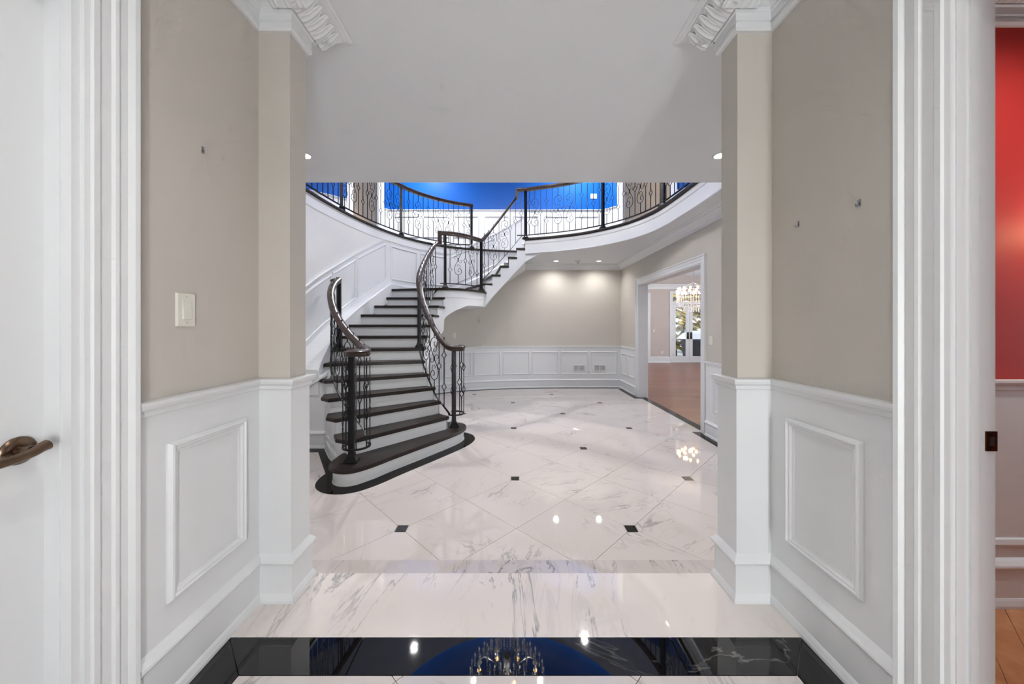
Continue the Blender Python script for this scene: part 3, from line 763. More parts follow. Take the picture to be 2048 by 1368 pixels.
# black marble border round the foot of the stair
bo = grow(b1s, .115)
strip([(p[0], p[1]) for p in bo], z=.0028)
strip([(-2.8, 4.15), (-2.8, 4.30), (-2.27, 4.30), (-2.0, 3.94), (-1.80, 3.62), (-1.86, 3.5), (-2.30, 4.15)], z=.0022)

# ------------------------------------------------------------------ balusters
R_ = .0065
def bar_type(kind):
    mb = MB(); H = .92
    def bar(z0, z1): mb.tube([(0, 0, z0), (0, 0, z1)], R_, 4)
    def diamond(zc, w=.041, h=.062):
        mb.tube([(0, 0, zc-h), (w*.35, 0, zc-h*.5), (w, 0, zc), (w*.35, 0, zc+h*.5), (0, 0, zc+h), (-w*.35, 0, zc+h*.5), (-w, 0, zc), (-w*.35, 0, zc-h*.5)], .0055, 4, closed=True)
        for s in (-1, 1): mb.lathe([(.006, -.006), (.010, 0), (.006, .006)], (0, 0, zc+s*(h+.01)), 6)
    def basket(zc, h=.05):
        for k in range(4):
            mb.tube([(.022*math.sin(PI*t)*math.cos(k*PI/2+t*3), .022*math.sin(PI*t)*math.sin(k*PI/2+t*3), zc-h+2*h*t) for t in [x/8 for x in range(9)]], .004, 4)
        for s in (-1, 1): mb.lathe([(.006, -.006), (.011, 0), (.006, .006)], (0, 0, zc+s*h), 6)
    if kind == 'P': bar(0, H)
    if kind == 'M':
        diamond(.46); bar(0, .398); bar(.522, H)
    if kind == 'D':
        for z in (.26, .68): diamond(z)
        bar(0, .198); bar(.322, .618); bar(.742, H)
    if kind == 'B':
        for z in (.34, .66): basket(z)
        bar(0, .29); bar(.39, .61); bar(.71, H)
    if kind == 'S':
        half = [(0, 0), (.024, .05), (.052, .10), (.072, .16), (.070, .22), (.044, .268), (0, .285), (-.046, .268), (-.068, .228), (-.062, .185), (-.036, .165), (-.010, .172), (.004, .20), (-.006, .225), (-.026, .225)]
        pts = crv([(a, 0, b) for a, b in half], 3)
        inner2 = crv([(-.036, 0, .165), (-.044, 0, .14), (-.034, 0, .105), (-.006, 0, .09), (.018, 0, .105), (.014, 0, .128), (-.004, 0, .128)], 3)
        curl = crv([(.0, 0, .0), (.018, 0, -.04), (.048, 0, -.055), (.074, 0, -.036), (.072, 0, -.008), (.050, 0, -.004)], 3)
        for s in (1, -1):
            for c, r in ((pts, .005), (inner2, .004), (curl, .004)):
                mb.tube([(s*p.x, 0, .46+s*p.z) for p in c], r, 4)
        mb.lathe([(.008, -.03), (.012, 0), (.008, .03)], (0, 0, .46), 6)
        bar(0, .18); bar(.74, H)
    return mb.mesh('baluster', IRON)
HS = 1.25
BT = {k: bar_type(k) for k in 'PMDBS'}
HRAIL = [(-.024, -.03), (-.03, -.02), (-.026, -.008), (-.034, .004), (-.033, .018), (-.02, .03), (0, .034), (.02, .03), (.033, .018), (.034, .004), (.026, -.008), (.03, -.02), (.024, -.03)]
HRAIL = [(a*1.25, b*1.2) for a, b in HRAIL]
def post_mesh(h, w=.028, fl=.055):
    w *= .82
    mb = MB(); r = [(fl, 0), (fl, .012), (fl*.92, .022), (w*1.25, .06), (w*1.2, .075), (w, .085), (w, h)]
    vs = []; 
    for (a, z) in r: vs += [(-a, -a, z), (a, -a, z), (a, a, z), (-a, a, z)]
    fs = [(4*i+k, 4*i+(k+1) % 4, 4*i+4+(k+1) % 4, 4*i+4+k) for i in range(len(r)-1) for k in range(4)]+[(3, 2, 1, 0), tuple(4*(len(r)-1)+k for k in range(4))]
    mb.add(vs, fs); return mb.mesh('newel_post', IRON)
def balusters(root, path, kinds, s0, s1, zoff, nseg=None, zscale=1.0, flip0=1):
    """balusters evenly spaced along a dense 3D path of the bottom rail"""
    L = [0]
    for i in range(1, len(path)): L.append(L[-1]+math.hypot(path[i].x-path[i-1].x, path[i].y-path[i-1].y))
    if s1 is None: s1 = L[-1]
    n = len(kinds); f = flip0
    for k in range(n):
        s = s0+(s1-s0)*(k+.5)/n; p = at_len(path, L, s); d = at_len(path, L, s+.05)-at_len(path, L, s-.05); ang = math.atan2(d.y, d.x)
        kd = kinds[k]; fx = 1
        if kd == 'S': fx = f; f = -f
        inst('baluster', BT[kd], root, (p.x, p.y, p.z+zoff), (0, 0, ang), (fx, 1, zscale))
def bottom_rail(root, path, closed=False):
    MB().sweep([tuple(p) for p in path], [(-.011, -.008), (.011, -.008), (.011, .008), (-.011, .008)], 1, closed_prof=True).build('bottom_rail', IRON, root)
def handrail(root, pts):
    MB().sweep([tuple(p) for p in pts], HRAIL, 1, closed_prof=True).build('handrail', HWOOD, root, True)

# --- right stair railing, landing and upper flight
rr = empty('stair_railing', 'scrolled iron stair railing on the right with dark wooden handrail up to the gallery', 'railing', (-.76, 4.63, RISE))
def lpts(root, L): 
    o = root.location; return [Vector((p[0]-o.x, p[1]-o.y, p[2]-o.z)) for p in L]
RP = [(-.80, 4.535, .36), (-.90, 4.60, .46), (-1.008, 4.68, .565), (-1.106, 4.75, .735), (-1.20, 4.85, .905), (-1.283, 4.96, 1.075), (-1.343, 5.09, 1.245), (-1.385, 5.28, 1.415), (-1.405, 5.52, 1.585), (-1.42, 5.80, 1.755), (-1.425, 6.08, 1.925), (-1.40, 6.32, 2.095), (-1.32, 6.44, 2.22)]
rp = crv(lpts(rr, RP), 5)
bottom_rail(rr, rp)
kinds_low = list('MDMSM')+list('SMDMSMSMDMSMM')
balusters(rr, rp, 'DMSMSM', .05, .62, 0); 
LRP = [0]
for i in range(1, len(rp)): LRP.append(LRP[-1]+math.hypot(rp[i].x-rp[i-1].x, rp[i].y-rp[i-1].y))
balusters(rr, rp, 'SMDMSMSMDMSM', .72, LRP[-1]-.04, 0)
HR = [(x, y, z+.86) for x, y, z in RP]
vol = []
cx, cy = -.745, 4.64
for k in range(10):
    a = -1.0+k*(-4.6/9)*-1; vol.append((cx+.10*math.cos(a), cy+.10*math.sin(a), 1.215))
volc = [(cx+.085*math.cos(q), cy+.085*math.sin(q), 1.215) for q in [PI*1.05-PI*2*.72*k/12 for k in range(13)]][::-1]
hr_path = crv(lpts(rr, [(-.70, 4.70, 1.215), (-.655, 4.66, 1.215), (-.655, 4.58, 1.215), (-.72, 4.535, 1.215), (-.80, 4.545, 1.225), (-.87, 4.58, 1.27)]+[(x, y, z) for x, y, z in HR[2:12]]+[(-1.335, 6.43, 3.06)]), 5)
handrail(rr, hr_path)
MB().lathe([(.03, -.03), (.085, -.03), (.09, -.01), (.085, .006), (.095, .018), (.07, .034), (.02, .036)], tuple(Vector((-.735, 4.62, 1.215))-rr.location), 24).build('volute_cap', HWOOD, rr, True)
inst('newel_post', post_mesh(1.04, .032, .062), rr, tuple(Vector((-.76, 4.63, RISE))-rr.location), (0, 0, .25))
ring = [Vector((cx+.115*math.cos(a), cy+.115*math.sin(a), .345))-rr.location for a in [(-2.2+4.4*k/14) for k in range(15)]]
bottom_rail(rr, [Vector((-.80, 4.535, .36))-rr.location]+ring)
balusters(rr, ring, 'BMBDB', 0, None, 0, zscale=.93)
inst('newel_post', post_mesh(.88, .024, .045), rr, tuple(Vector((-1.335, 5.07, 1.19))-rr.location), (0, 0, .9))
# gooseneck + landing rail
P1 = Vector((-1.225, 6.47, 2.21)); P2 = Vector((-.60, 7.02, 2.21))
lq = crv(lpts(rr, [(-1.31, 6.44, 2.30), (-1.10, 6.50, 2.30), (-.90, 6.64, 2.30), (-.73, 6.84, 2.30), (-.60, 7.03, 2.30)]), 5)
bottom_rail(rr, lq); balusters(rr, lq, 'DSMSD', .10, .90, 0)
hl = crv(lpts(rr, [(-1.31, 6.44, 3.23), (-1.10, 6.50, 3.23), (-.90, 6.64, 3.23), (-.73, 6.84, 3.23), (-.60, 7.03, 3.23)]), 5)
handrail(rr, hl)
MB().box(-.034, .034, -.034, .034, -.22, .03).build('handrail', HWOOD, rr).location = Vector((-1.315, 6.43, 3.23))-rr.location
inst('newel_post', post_mesh(1.0, .026, .052), rr, tuple(P1-rr.location), (0, 0, .5)); inst('newel_post', post_mesh(1.0, .026, .052), rr, tuple(P2-rr.location), (0, 0, .9))
up = crv(lpts(rr, [(-.60, 7.05, 2.43), (-.50, 7.20, 2.55), (-.36, 7.27, 2.72), (0, 7.32, 3.13), (.16, 7.34, 3.33), (.24, 7.35, 3.42)]), 5)
bottom_rail(rr, up); balusters(rr, up, 'DMSMSMM', .04, .86, 0)
hu = crv(lpts(rr, [(-.60, 7.03, 3.23), (-.49, 7.20, 3.40), (-.36, 7.27, 3.58), (0, 7.32, 4.06), (.115, 7.33, 4.215)]), 5)
handrail(rr, hu)
MB().box(-.032, .032, -.034, .034, -.17, .03).build('handrail', HWOOD, rr).location = Vector((.125, 7.335, 4.36))-rr.location

# --- left stair railing
rl = empty('stair_railing', 'short scrolled iron railing on the left of the lowest steps', 'railing', (-1.57, 3.43, RISE))
LP = [(-1.50, 3.60, .36), (-1.60, 3.745, .42), (-1.83, 3.92, .565), (-2.03, 4.08, .735), (-2.20, 4.28, .905), (-2.34, 4.52, 1.075), (-2.42, 4.76, 1.22), (-2.44, 4.93, 1.30)]
lp = crv(lpts(rl, LP), 5); bottom_rail(rl, lp); balusters(rl, lp, 'MDMSMSMDMSMSM', .05, None, 0)
hlp = crv(lpts(rl, [(-1.58, 3.50, 1.235), (-1.50, 3.53, 1.235), (-1.44, 3.47, 1.235), (-1.44, 3.40, 1.235), (-1.49, 3.56, 1.25)][0:1]+[(-1.47, 3.52, 1.235), (-1.52, 3.64, 1.26)]+[(x, y, z+.86) for x, y, z in LP[1:]]), 5)
handrail(rl, hlp)
MB().lathe([(.03, -.03), (.095, -.03), (.105, -.012), (.098, .004), (.112, .018), (.08, .034), (.02, .036)], tuple(Vector((-1.545, 3.47, 1.235))-rl.location), 24).build('volute_cap', HWOOD, rl, True)
inst('newel_post', post_mesh(1.05, .032, .062), rl, (0, 0, 0), (0, 0, .15))
ringl = [Vector((-1.54+.125*math.cos(a), 3.47+.125*math.sin(a), .31))-rl.location for a in [(.9-5.0*k/16) for k in range(17)]]
bottom_rail(rl, ringl); balusters(rl, ringl, 'MBPBDB', 0, None, 0, zscale=.96)
inst('newel_post', post_mesh(.98, .026, .05), rl, tuple(Vector((-2.44, 4.95, 1.19))-rl.location), (0, 0, .2))
MB().tube([tuple(Vector((-2.44, 4.93, 2.15))-rl.location), tuple(Vector((-2.50, 4.95, 2.16))-rl.location), tuple(Vector((-2.56, 4.97, 2.15))-rl.location)], .026, 8).build('wall_bracket', IRON, rl)

# --- gallery railings
def gallery(path, root, kinds, posts, top=1.02):
    z = GZ
    b = [Vector((p.x, p.y, z+.08))-root.location for p in path]; bottom_rail(root, b)
    handrail(root, [Vector((p.x, p.y, z+top))-root.location for p in path])
    L = resample(path, 0); kk = 0
    segs = [0]+posts+[L[-1]]
    for a, c in zip(segs, segs[1:]):
        n = max(1, round((c-a)/.128)); ks = ''.join(kinds[(kk+i) % len(kinds)] for i in range(n)); kk += n
        balusters(root, b, ks, a+.02, c-.02, 0)
    for s in posts+[L[-1]-.03]:
        p = at_len(path, L, s); inst('newel_post', post_mesh(top, .028, .055), root, tuple(Vector((p.x, p.y, z))-root.location), (0, 0, .5))
def inset_path(path, d, side):
    out = []
    for i, p in enumerate(path):
        t = (path[min(i+1, len(path)-1)]-path[max(0, i-1)]).normalized(); n = Vector((-t.y, t.x, 0))*side; out.append(p+n*d)
    return out
gl = [p for p in WC if p.y > 3.6 and p.x < -.85]
glp = inset_path(gl, .0, 1)
g1 = empty('gallery_railing', 'curved scrolled iron railing along the left gallery edge', 'railing', (-2.7, 5.4, GZ))
Lg = resample(glp, 0)
def near_s(path, L, t): return min(zip(path, L), key=lambda q: abs(q[0].x/q[0].y-t))[1]
gallery(glp, g1, 'MSMDMSMSMD', [near_s(glp, Lg, (684-1022)/696), near_s(glp, Lg, (800-1022)/696)])
grp = inset_path(EDGE_R, -.02, 1)[::-1]
grp = [p for p in grp if p.y > 3.72]
first = Vector((.125, 7.335, 0)); grp = [first]+grp
Lr = resample(grp, 0)
g2 = empty('gallery_railing', 'curved scrolled iron railing along the right gallery edge', 'railing', (1.7, 6.5, GZ))
gallery(grp, g2, 'MDSMDMSMSMDM', [near_s(grp, Lr, (1053-1022)/696), near_s(grp, Lr, (1205-1022)/696), near_s(grp, Lr, (1326-1022)/696)], 1.04)

# ------------------------------------------------------------------ upper storey shell
UZ = 6.0
def uwall(pts, name, label, m=BLUE, wz=4.37, panels=()):
    mb = MB(); mb.sweep([(p[0], p[1], 0) for p in pts], [(0, CZ+.22), (0, UZ+.1), (-.1, UZ+.1), (-.1, CZ+.22)], -1, closed_prof=True)
    o = struct(mb.build(name, m), label, 'wall')
    return o
ub = uwall([(-2.98, 8.56), (2.27, 8.56)], 'wall_upper_back', 'glossy blue upper back wall above white wainscot')
def uwains(o, pts):
    MB().sweep([(p[0], p[1], 0) for p in pts], [(0, GZ), (.012, GZ), (.012, 4.35), (0, 4.35)], -1).build('wainscot_board', WHITE, o)
    MB().sweep([(p[0], p[1], 4.37) for p in pts], RAIL, -1).build('chair_rail', WHITE, o)
    MB().sweep([(p[0], p[1], GZ) for p in pts], BASE, -1).build('base_moulding', WHITE, o)
uwains(ub, [(-2.98, 8.56), (2.27, 8.56)])
for k in range(-1, 6):
    x0 = -2.15+k*.74; panel_y(ub, 8.548, x0, x0+.62, 3.68, 4.21, -1)
# diagonal walls with doorways
def diag(sx, name, label, t0, t1, room, rlabel):
    c = Vector((2.27 if sx > 0 else -2.98, 8.56, 0)); d = Vector((sx*.7071, -.7071, 0))
    def P(t): q = c+d*(t*1.4142); return (q.x, q.y)
    side = -1 if sx > 0 else 1
    mb = MB()
    prof = [(0, CZ+.22), (0, UZ+.1), (-.1, UZ+.1), (-.1, CZ+.22)]
    for a, b in ((0, t0), (t1, 1.9)): mb.sweep([(*P(a), 0), (*P(b), 0)], prof, side, closed_prof=True)
    mb.sweep([(*P(t0), 0), (*P(t1), 0)], [(0, GZ+2.15), (0, UZ+.1), (-.1, UZ+.1), (-.1, GZ+2.15)], side, closed_prof=True)
    o = struct(mb.build(name, BLUE), label, 'wall')
    for a, b in ((0, t0-.09), (t1+.09, 1.9)):
        if b-a < .03: continue
        pp = [P(a), P(b)]
        MB().sweep([(x, y, 0) for x, y in pp], [(0, GZ), (.012, GZ), (.012, 4.35), (0, 4.35)], side).build('wainscot_board', WHITE, o)
        MB().sweep([(x, y, 4.37) for x, y in pp], RAIL, side).build('chair_rail', WHITE, o)
        MB().sweep([(x, y, GZ) for x, y in pp], BASE, side).build('base_moulding', WHITE, o)
    for a, b in ((t0-.09, t0+.005), (t1-.005, t1+.09)):
        MB().sweep([(*P(a), GZ), (*P(b), GZ)], [(-.1, 0), (.02, 0), (.02, 2.2), (-.1, 2.2)], side, closed_prof=True).build('casing', WHITE, o)
    # room beyond
    q0 = Vector((*P(t0-.5), 0)); q1 = Vector((*P(t1+.9), 0)); n = Vector((d.y, -d.x, 0))*(1 if sx < 0 else -1)
    if n.y < 0: n = -n
    b0 = q0+n*1.3; b1 = q1+n*1.3
    rm = MB(); rm.add([(b0.x, b0.y, GZ), (b1.x, b1.y, GZ), (b1.x, b1.y, GZ+2.6), (b0.x, b0.y, GZ+2.6), (b0.x+n.x*.1, b0.y+n.y*.1, GZ), (b1.x+n.x*.1, b1.y+n.y*.1, GZ), (b1.x+n.x*.1, b1.y+n.y*.1, GZ+2.6), (b0.x+n.x*.1, b0.y+n.y*.1, GZ+2.6)],
        [(0, 1, 2, 3), (4, 7, 6, 5), (0, 4, 5, 1), (3, 2, 6, 7), (0, 3, 7, 4), (1, 5, 6, 2)])
    struct(rm.build('wall_upper_room', room), rlabel, 'wall')
    area('upper_room_fill', tuple((b0+b1)/2*.4+(q0+q1)/2*.6+Vector((0, 0, GZ+2.5))), (0, 0, 0), .3, .3, 3, (1, .95, .9))  # small fill lamp added overhead to light the room beyond
diag(1, 'wall_upper_right', 'blue angled upper wall with open doorway on the right', .36, 1.14, TAN, 'tan wall of the bedroom beyond the right upper doorway')
diag(-1, 'wall_upper_left', 'blue angled upper wall with open doorway on the left', .20, .63, TAN, 'tan wall of the bedroom beyond the left upper doorway')
uwall([(3.62, 7.22), (3.62, 2.5)], 'wall_upper_side_right', 'blue upper side wall on the right'); uwall([(-4.3, 2.5), (-4.3, 7.24)], 'wall_upper_side_left', 'blue upper side wall on the left')
m = MB(); m.box(-4.1, 3.7, 2.45, 2.6, CZ+.2, UZ+.1)
struct(m.build('wall_upper_front', BLUE), 'blue upper front wall closed without a window', 'wall')  # solid wall, keeps the sun out of the upper hall
# ceiling with oval recess and cove-lit blue dome
def oval(a, b, n=48, c=(0, 5.5)): return [(c[0]+a*math.cos(2*PI*k/n), c[1]+b*math.sin(2*PI*k/n)) for k in range(n)]
ov = oval(2.6, 2.5); n = len(ov); vs = []; fs = []
for (x, y) in ov:
    dx, dy = x, y-5.5; k = 5.2/max(abs(dx), abs(dy)); vs += [(x, y, UZ), (dx*k, 5.5+dy*k, UZ)]
for i in range(n): fs.append((2*i, 2*((i+1) % n), 2*((i+1) % n)+1, 2*i+1))
mb = MB(); mb.add(vs, fs); mb.add([(x, y, UZ+.06) for x, y, z in vs], [f[::-1] for f in fs])
struct(mb.build('ceiling', CEIL), 'white upper ceiling ring round the oval recess', 'ceiling')
mb = MB(); rings = [(2.75, 2.65, UZ+.1), (2.7, 2.6, UZ+.3), (2.4, 2.3, UZ+.6), (1.7, 1.6, UZ+.85), (.8, .75, UZ+.98), (.05, .05, UZ+1.0)]
vs = []
for a, b, z in rings: vs += [(x, y, z) for x, y in oval(a, b)]
mb.add(vs, [(i*n+k, i*n+(k+1) % n, (i+1)*n+(k+1) % n, (i+1)*n+k) for i in range(len(rings)-1) for k in range(n)])
struct(mb.build('ceiling', BLUE, smooth=True), 'blue oval ceiling dome lit from its rim', 'ceiling')
cl = MB().sweep([(x, y, UZ+.07) for x, y in oval(2.66, 2.56)], [(-.02, 0), (.02, 0), (.02, .02), (-.02, .02)], 1, closed=True, closed_prof=True).build('cove_light', COVE)
tag(cl, 'lit strip light hidden in the rim of the oval dome', 'light')

# ------------------------------------------------------------------ dining room beyond the opening
struct(box(HX+.16, 9.4, 2.0, 14.6, -.06, 0).build('floor', DINEW), 'brown oak plank floor of the dining room', 'floor')
struct(box(HX+.18, 9.4, 2.0, 14.6, 3.62, 3.7).build('ceiling', CEIL), 'white dining room ceiling', 'ceiling')
DB = 14.5
m = MB(); m.box(HX+.18, 6.73, DB, DB+.15, 0, 3.7); m.box(8.14, 9.4, DB, DB+.15, 0, 3.7); m.box(6.73, 8.14, DB, DB+.15, 2.86, 3.7)
db = struct(m.build('wall_dining_back', ROSE), 'rose beige dining room wall around the french doors', 'wall')
MB().sweep([(HX+.18, DB, 3.06), (9.4, DB, 3.06)], [(0, 0), (.02, 0), (.03, .06), (.09, .15), (.12, .2), (0, .2)], -1).build('crown_moulding', WHITE, db)
MB().sweep([(HX+.18, DB, 0), (6.63, DB, 0)], [(0, 0), (.04, 0), (.025, .05), (.022, .22), (.01, .25), (0, .25)], -1).build('base_moulding', WHITE, db)
MB().box(5.62, 5.80, DB-.03, DB, 0, 2.9).build('casing', WHITE, db)
struct(box(9.3, 9.4, 2.0, 14.6, 0, .8).build('wall_dining_right', ROSE), 'rose beige dining room wall kept low and open above for daylight', 'wall')
struct(box(HX+.18, 9.4, 1.9, 2.0, 0, 3.7).build('wall_dining_front', ROSE), 'rose beige dining room front wall', 'wall')
fd = struct(MB().box(6.61, 6.73, DB-.03, DB+.1, 0, 2.98).box(8.14, 8.26, DB-.03, DB+.1, 0, 2.98).box(6.73, 8.14, DB-.03, DB+.1, 2.86, 2.98).box(6.73, 8.14, DB-.01, DB+.08, 2.44, 2.55).build('door_3', WHITE), 'white french doors with transom at the dining room end', 'door')
def leafdoor(x0, x1, hx):
    mb = MB(); s = .13
    mb.box(x0, x0+s, DB, DB+.05, .02, 2.43); mb.box(x1-s, x1, DB, DB+.05, .02, 2.43); mb.box(x0+s, x1-s, DB, DB+.05, .02, .26); mb.box(x0+s, x1-s, DB, DB+.05, 2.30, 2.43)
    o = mb.build('door_leaf', WHITE, fd); box(x0+s, x1-s, DB+.02, DB+.028, .26, 2.30).build('pane', GLASS, o)
    MB().box(hx-.035, hx+.035, DB-.02, DB, .98, 1.26).tube([(hx, DB-.02, 1.1), (hx, DB-.06, 1.1), (hx-.01, DB-.06, 1.06), (hx, DB-.06, .99)], .014, 6).build('handle', IRON, o)
leafdoor(6.735, 7.43, 7.37); leafdoor(7.44, 8.135, 7.5)
box(6.73, 8.14, DB+.02, DB+.028, 2.55, 2.86).build('pane', GLASS, fd)
for z in (.3, .95, 1.6, 2.25): MB().lathe([(.012, -.05), (.012, .05)], (6.735, DB-.012, z), 8).build('hinge', CHROME, fd)

# crystal chandeliers
def octa(mb, p, r, h): mb.add([(p[0]+r, p[1], p[2]), (p[0], p[1]+r, p[2]), (p[0]-r, p[1], p[2]), (p[0], p[1]-r, p[2]), (p[0], p[1], p[2]+h), (p[0], p[1], p[2]-h)], [(0, 1, 4), (1, 2, 4), (2, 3, 4), (3, 0, 4), (1, 0, 5), (2, 1, 5), (3, 2, 5), (0, 3, 5)])
def ringpts(r, z, n=32): return [(r*math.cos(2*PI*k/n), r*math.sin(2*PI*k/n), z) for k in range(n)]
bulb_me = MB().lathe([(.004, -.012), (.018, 0), (.03, .022), (.024, .045), (.008, .065)], (0, 0, 0), 10).mesh('bulb', BULB, True)
dc = empty('crystal_chandelier', 'lit drum shaped crystal chandelier hanging in the dining room', 'chandelier', (5.98, 11.4, 2.2))
for r, z in ((.52, .52), (.5, .3), (.44, .14), (.3, 0)): MB().tube(ringpts(r, z), .012, 6, closed=True).build('ring', CHROME, dc)
for k in range(14):
    a = 2*PI*k/14; inst('bulb', bulb_me, dc, (.45*math.cos(a), .45*math.sin(a), .50), scale=(1.35, 1.35, 1.35))
for k in range(8):
    a = 2*PI*k/8+.3; inst('bulb', bulb_me, dc, (.34*math.cos(a), .34*math.sin(a), .36), scale=(1.35, 1.35, 1.35))
mb = MB()
for r, z0, z1, nn in ((.52, .5, .3, 40), (.5, .3, .12, 40), (.44, .14, 0, 34), (.3, .0, -.14, 24), (.16, -.04, -.2, 12)):
    for k in range(nn):
        a = 2*PI*k/nn; q = z0
        while q > z1: octa(mb, (r*math.cos(a), r*math.sin(a), q), .014, .02); q -= .042
        octa(mb, (r*math.cos(a), r*math.sin(a), q), .018, .035)
o = mb.build('crystal_drops', CRYST, dc); o['kind'] = 'stuff'
MB().tube([(0, 0, .0), (0, 0, 1.42)], .006, 8).lathe([(.08, 1.38), (.08, 1.42)], (0, 0, 0), 16).build('stem', CHROME, dc)
for k in range(6): MB().tube([(0, 0, .75), (.25*math.cos(k*PI/3), .25*math.sin(k*PI/3), .62), (.52*math.cos(k*PI/3), .52*math.sin(k*PI/3), .52)], .008, 6).build('arm', CHROME, dc)
for k in range(5): point('dining_candle_light', (5.98+.45*math.cos(k*1.2566), 11.4+.45*math.sin(k*1.2566), 2.72), 6, (1, .9, .78), .035)

hc = empty('crystal_chandelier', 'candle bulb crystal chandelier hanging under the blue dome, reflected in the black floor band', 'chandelier', (-.06, 5.2, 3.86))
for k in range(10):
    a = 2*PI*k/10
    c, s = math.cos(a), math.sin(a)
    MB().tube([(p.x*c, p.x*s, p.z) for p in crv([(.04, 0, .42), (.2, 0, .30), (.4, 0, .30), (.52, 0, .40), (.55, 0, .46)], 4)], .010, 6).build('arm', CHROME, hc)
    MB().lathe([(.02, .44), (.045, .47), (.016, .475), (.014, .56)], (.55*c, .55*s, 0), 10).build('candle_cup', CRYST, hc)
    inst('bulb', bulb_me, hc, (.55*c, .55*s, .57))
for k in range(6):
    a = 2*PI*k/6+.2; c, s = math.cos(a), math.sin(a)
    MB().tube([(p.x*c, p.x*s, p.z) for p in crv([(.04, 0, .72), (.15, 0, .62), (.28, 0, .64), (.33, 0, .74)], 4)], .009, 6).build('arm', CHROME, hc); inst('bulb', bulb_me, hc, (.33*c, .33*s, .76))
MB().lathe([(.02, .0), (.06, .04), (.03, .1), (.05, .25), (.09, .38), (.04, .5), (.03, .7), (.06, .78), (.012, .9), (.012, 3.2)], (0, 0, 0), 14).build('stem', CHROME, hc, True)
mb = MB()
for r, z0, nn, dz in ((.55, .42, 30, .14), (.42, .28, 26, .12), (.3, .2, 20, .14), (.18, .12, 14, .16), (.33, .62, 20, .12)):
    for k in range(nn):
        a = 2*PI*k/nn; q = z0
        while q > z0-dz: octa(mb, (r*math.cos(a), r*math.sin(a), q), .012, .018); q -= .04
        octa(mb, (r*math.cos(a), r*math.sin(a), q-.01), .016, .04)
o = mb.build('crystal_drops', CRYST, hc); o['kind'] = 'stuff'
for k in range(5): point('hall_candle_light', (-.06+.55*math.cos(k*1.2566+.31), 5.2+.55*math.sin(k*1.2566+.31), 4.47), 24, (1, .95, .88), .03)

# outdoors beyond the french doors
struct(box(-2, 22, 14.66, 40, -.3, -.12).build('ground', SNOW), 'snow covered ground outside the french doors', 'ground')
gr = empty('covered_grill', 'barbecue under a black vinyl cover capped with snow outside the french doors', 'grill', (8.80, 16.4, -.12))
def taper(mb, w0, d0, z0, w1, d1, z1, x=0): mb.add([(x-w0, -d0, z0), (x+w0, -d0, z0), (x+w0, d0, z0), (x-w0, d0, z0), (x-w1, -d1, z1), (x+w1, -d1, z1), (x+w1, d1, z1), (x-w1, d1, z1)], [(0, 3, 2, 1), (4, 5, 6, 7), (0, 1, 5, 4), (1, 2, 6, 5), (2, 3, 7, 6), (3, 0, 4, 7)]); return mb
mb = MB(); taper(mb, .5, .34, 0, .62, .36, .95); taper(mb, .62, .36, .95, .72, .40, 1.0); taper(mb, .74, .40, 1.0, .5, .28, 1.26); mb.build('cover', COVERB, gr)
mb = MB(); taper(mb, .80, .44, 1.04, .55, .32, 1.30); taper(mb, .55, .32, 1.30, .3, .2, 1.42); mb.build('snow_cap', SNOW, gr)
def conifer(i, x, y, h, r, label):
    t = empty('conifer_tree', label, 'tree', (x, y, -.12), 'snowy conifers outside')
    MB().tube([(0, 0, 0), (0, 0, h*.95)], [.16, .03], 8).build('trunk', BARK, t)
    rnd = random.Random(i); mb = MB(); sn = MB()
    for k in range(1500):
        z = h*(.05+.93*rnd.random()**1.1); rr_ = r*(1-.8*z/h)*(.5+.5*rnd.random())+.06; a = rnd.random()*2*PI
        c = Vector((rr_*math.cos(a), rr_*math.sin(a), z)); L = .16+.28*rnd.random(); dirv = Vector((math.cos(a), math.sin(a), -.35))
        sd = Vector((-math.sin(a), math.cos(a), 0))*L*.5; tip = c+dirv*L
        tgt = sn if rnd.random() < .22 else mb
        tgt.add([c-sd+Vector((0, 0, .05)), c+sd+Vector((0, 0, .05)), tip, c+Vector((0, 0, -.07)), c+Vector((0, 0, .09))], [(0, 1, 4), (0, 2, 4), (1, 2, 4), (0, 3, 2), (1, 3, 2), (0, 1, 3)])
    o = mb.build('foliage', NEEDLE, t); o['kind'] = 'stuff'; o = sn.build('snow_clumps', SNOW, t); o['kind'] = 'stuff'
tl = ['snowy conifer nearest the left french door pane behind the grill', 'snowy conifer beside the right edge of the grill', 'snowy conifer in the second row behind the right french door pane', 'snowy conifer at the far right of the second row', 'tall snowy conifer in the back row to the right', 'tall snowy conifer in the back row to the left']
for i, (x, y, h, r) in enumerate([(8.7, 18.6, 7.5, 1.1), (12.0, 18.6, 7.6, 1.1), (11.2, 21.9, 9, 1.1), (14.5, 21.9, 9, 1.1), (13.0, 25.2, 11, 1.1), (9.7, 25.2, 11, 1.1)]): conifer(i, x, y, h, r, tl[i])
sun = bpy.data.lights.new('winter_sun', 'SUN'); sun.energy = 3.5; sun.angle = .01; sun.color = (1, .9, .72)
so = bpy.data.objects.new('winter_sun', sun); so.rotation_euler = (math.radians(58), 0, math.radians(-30)); COL.objects.link(so)

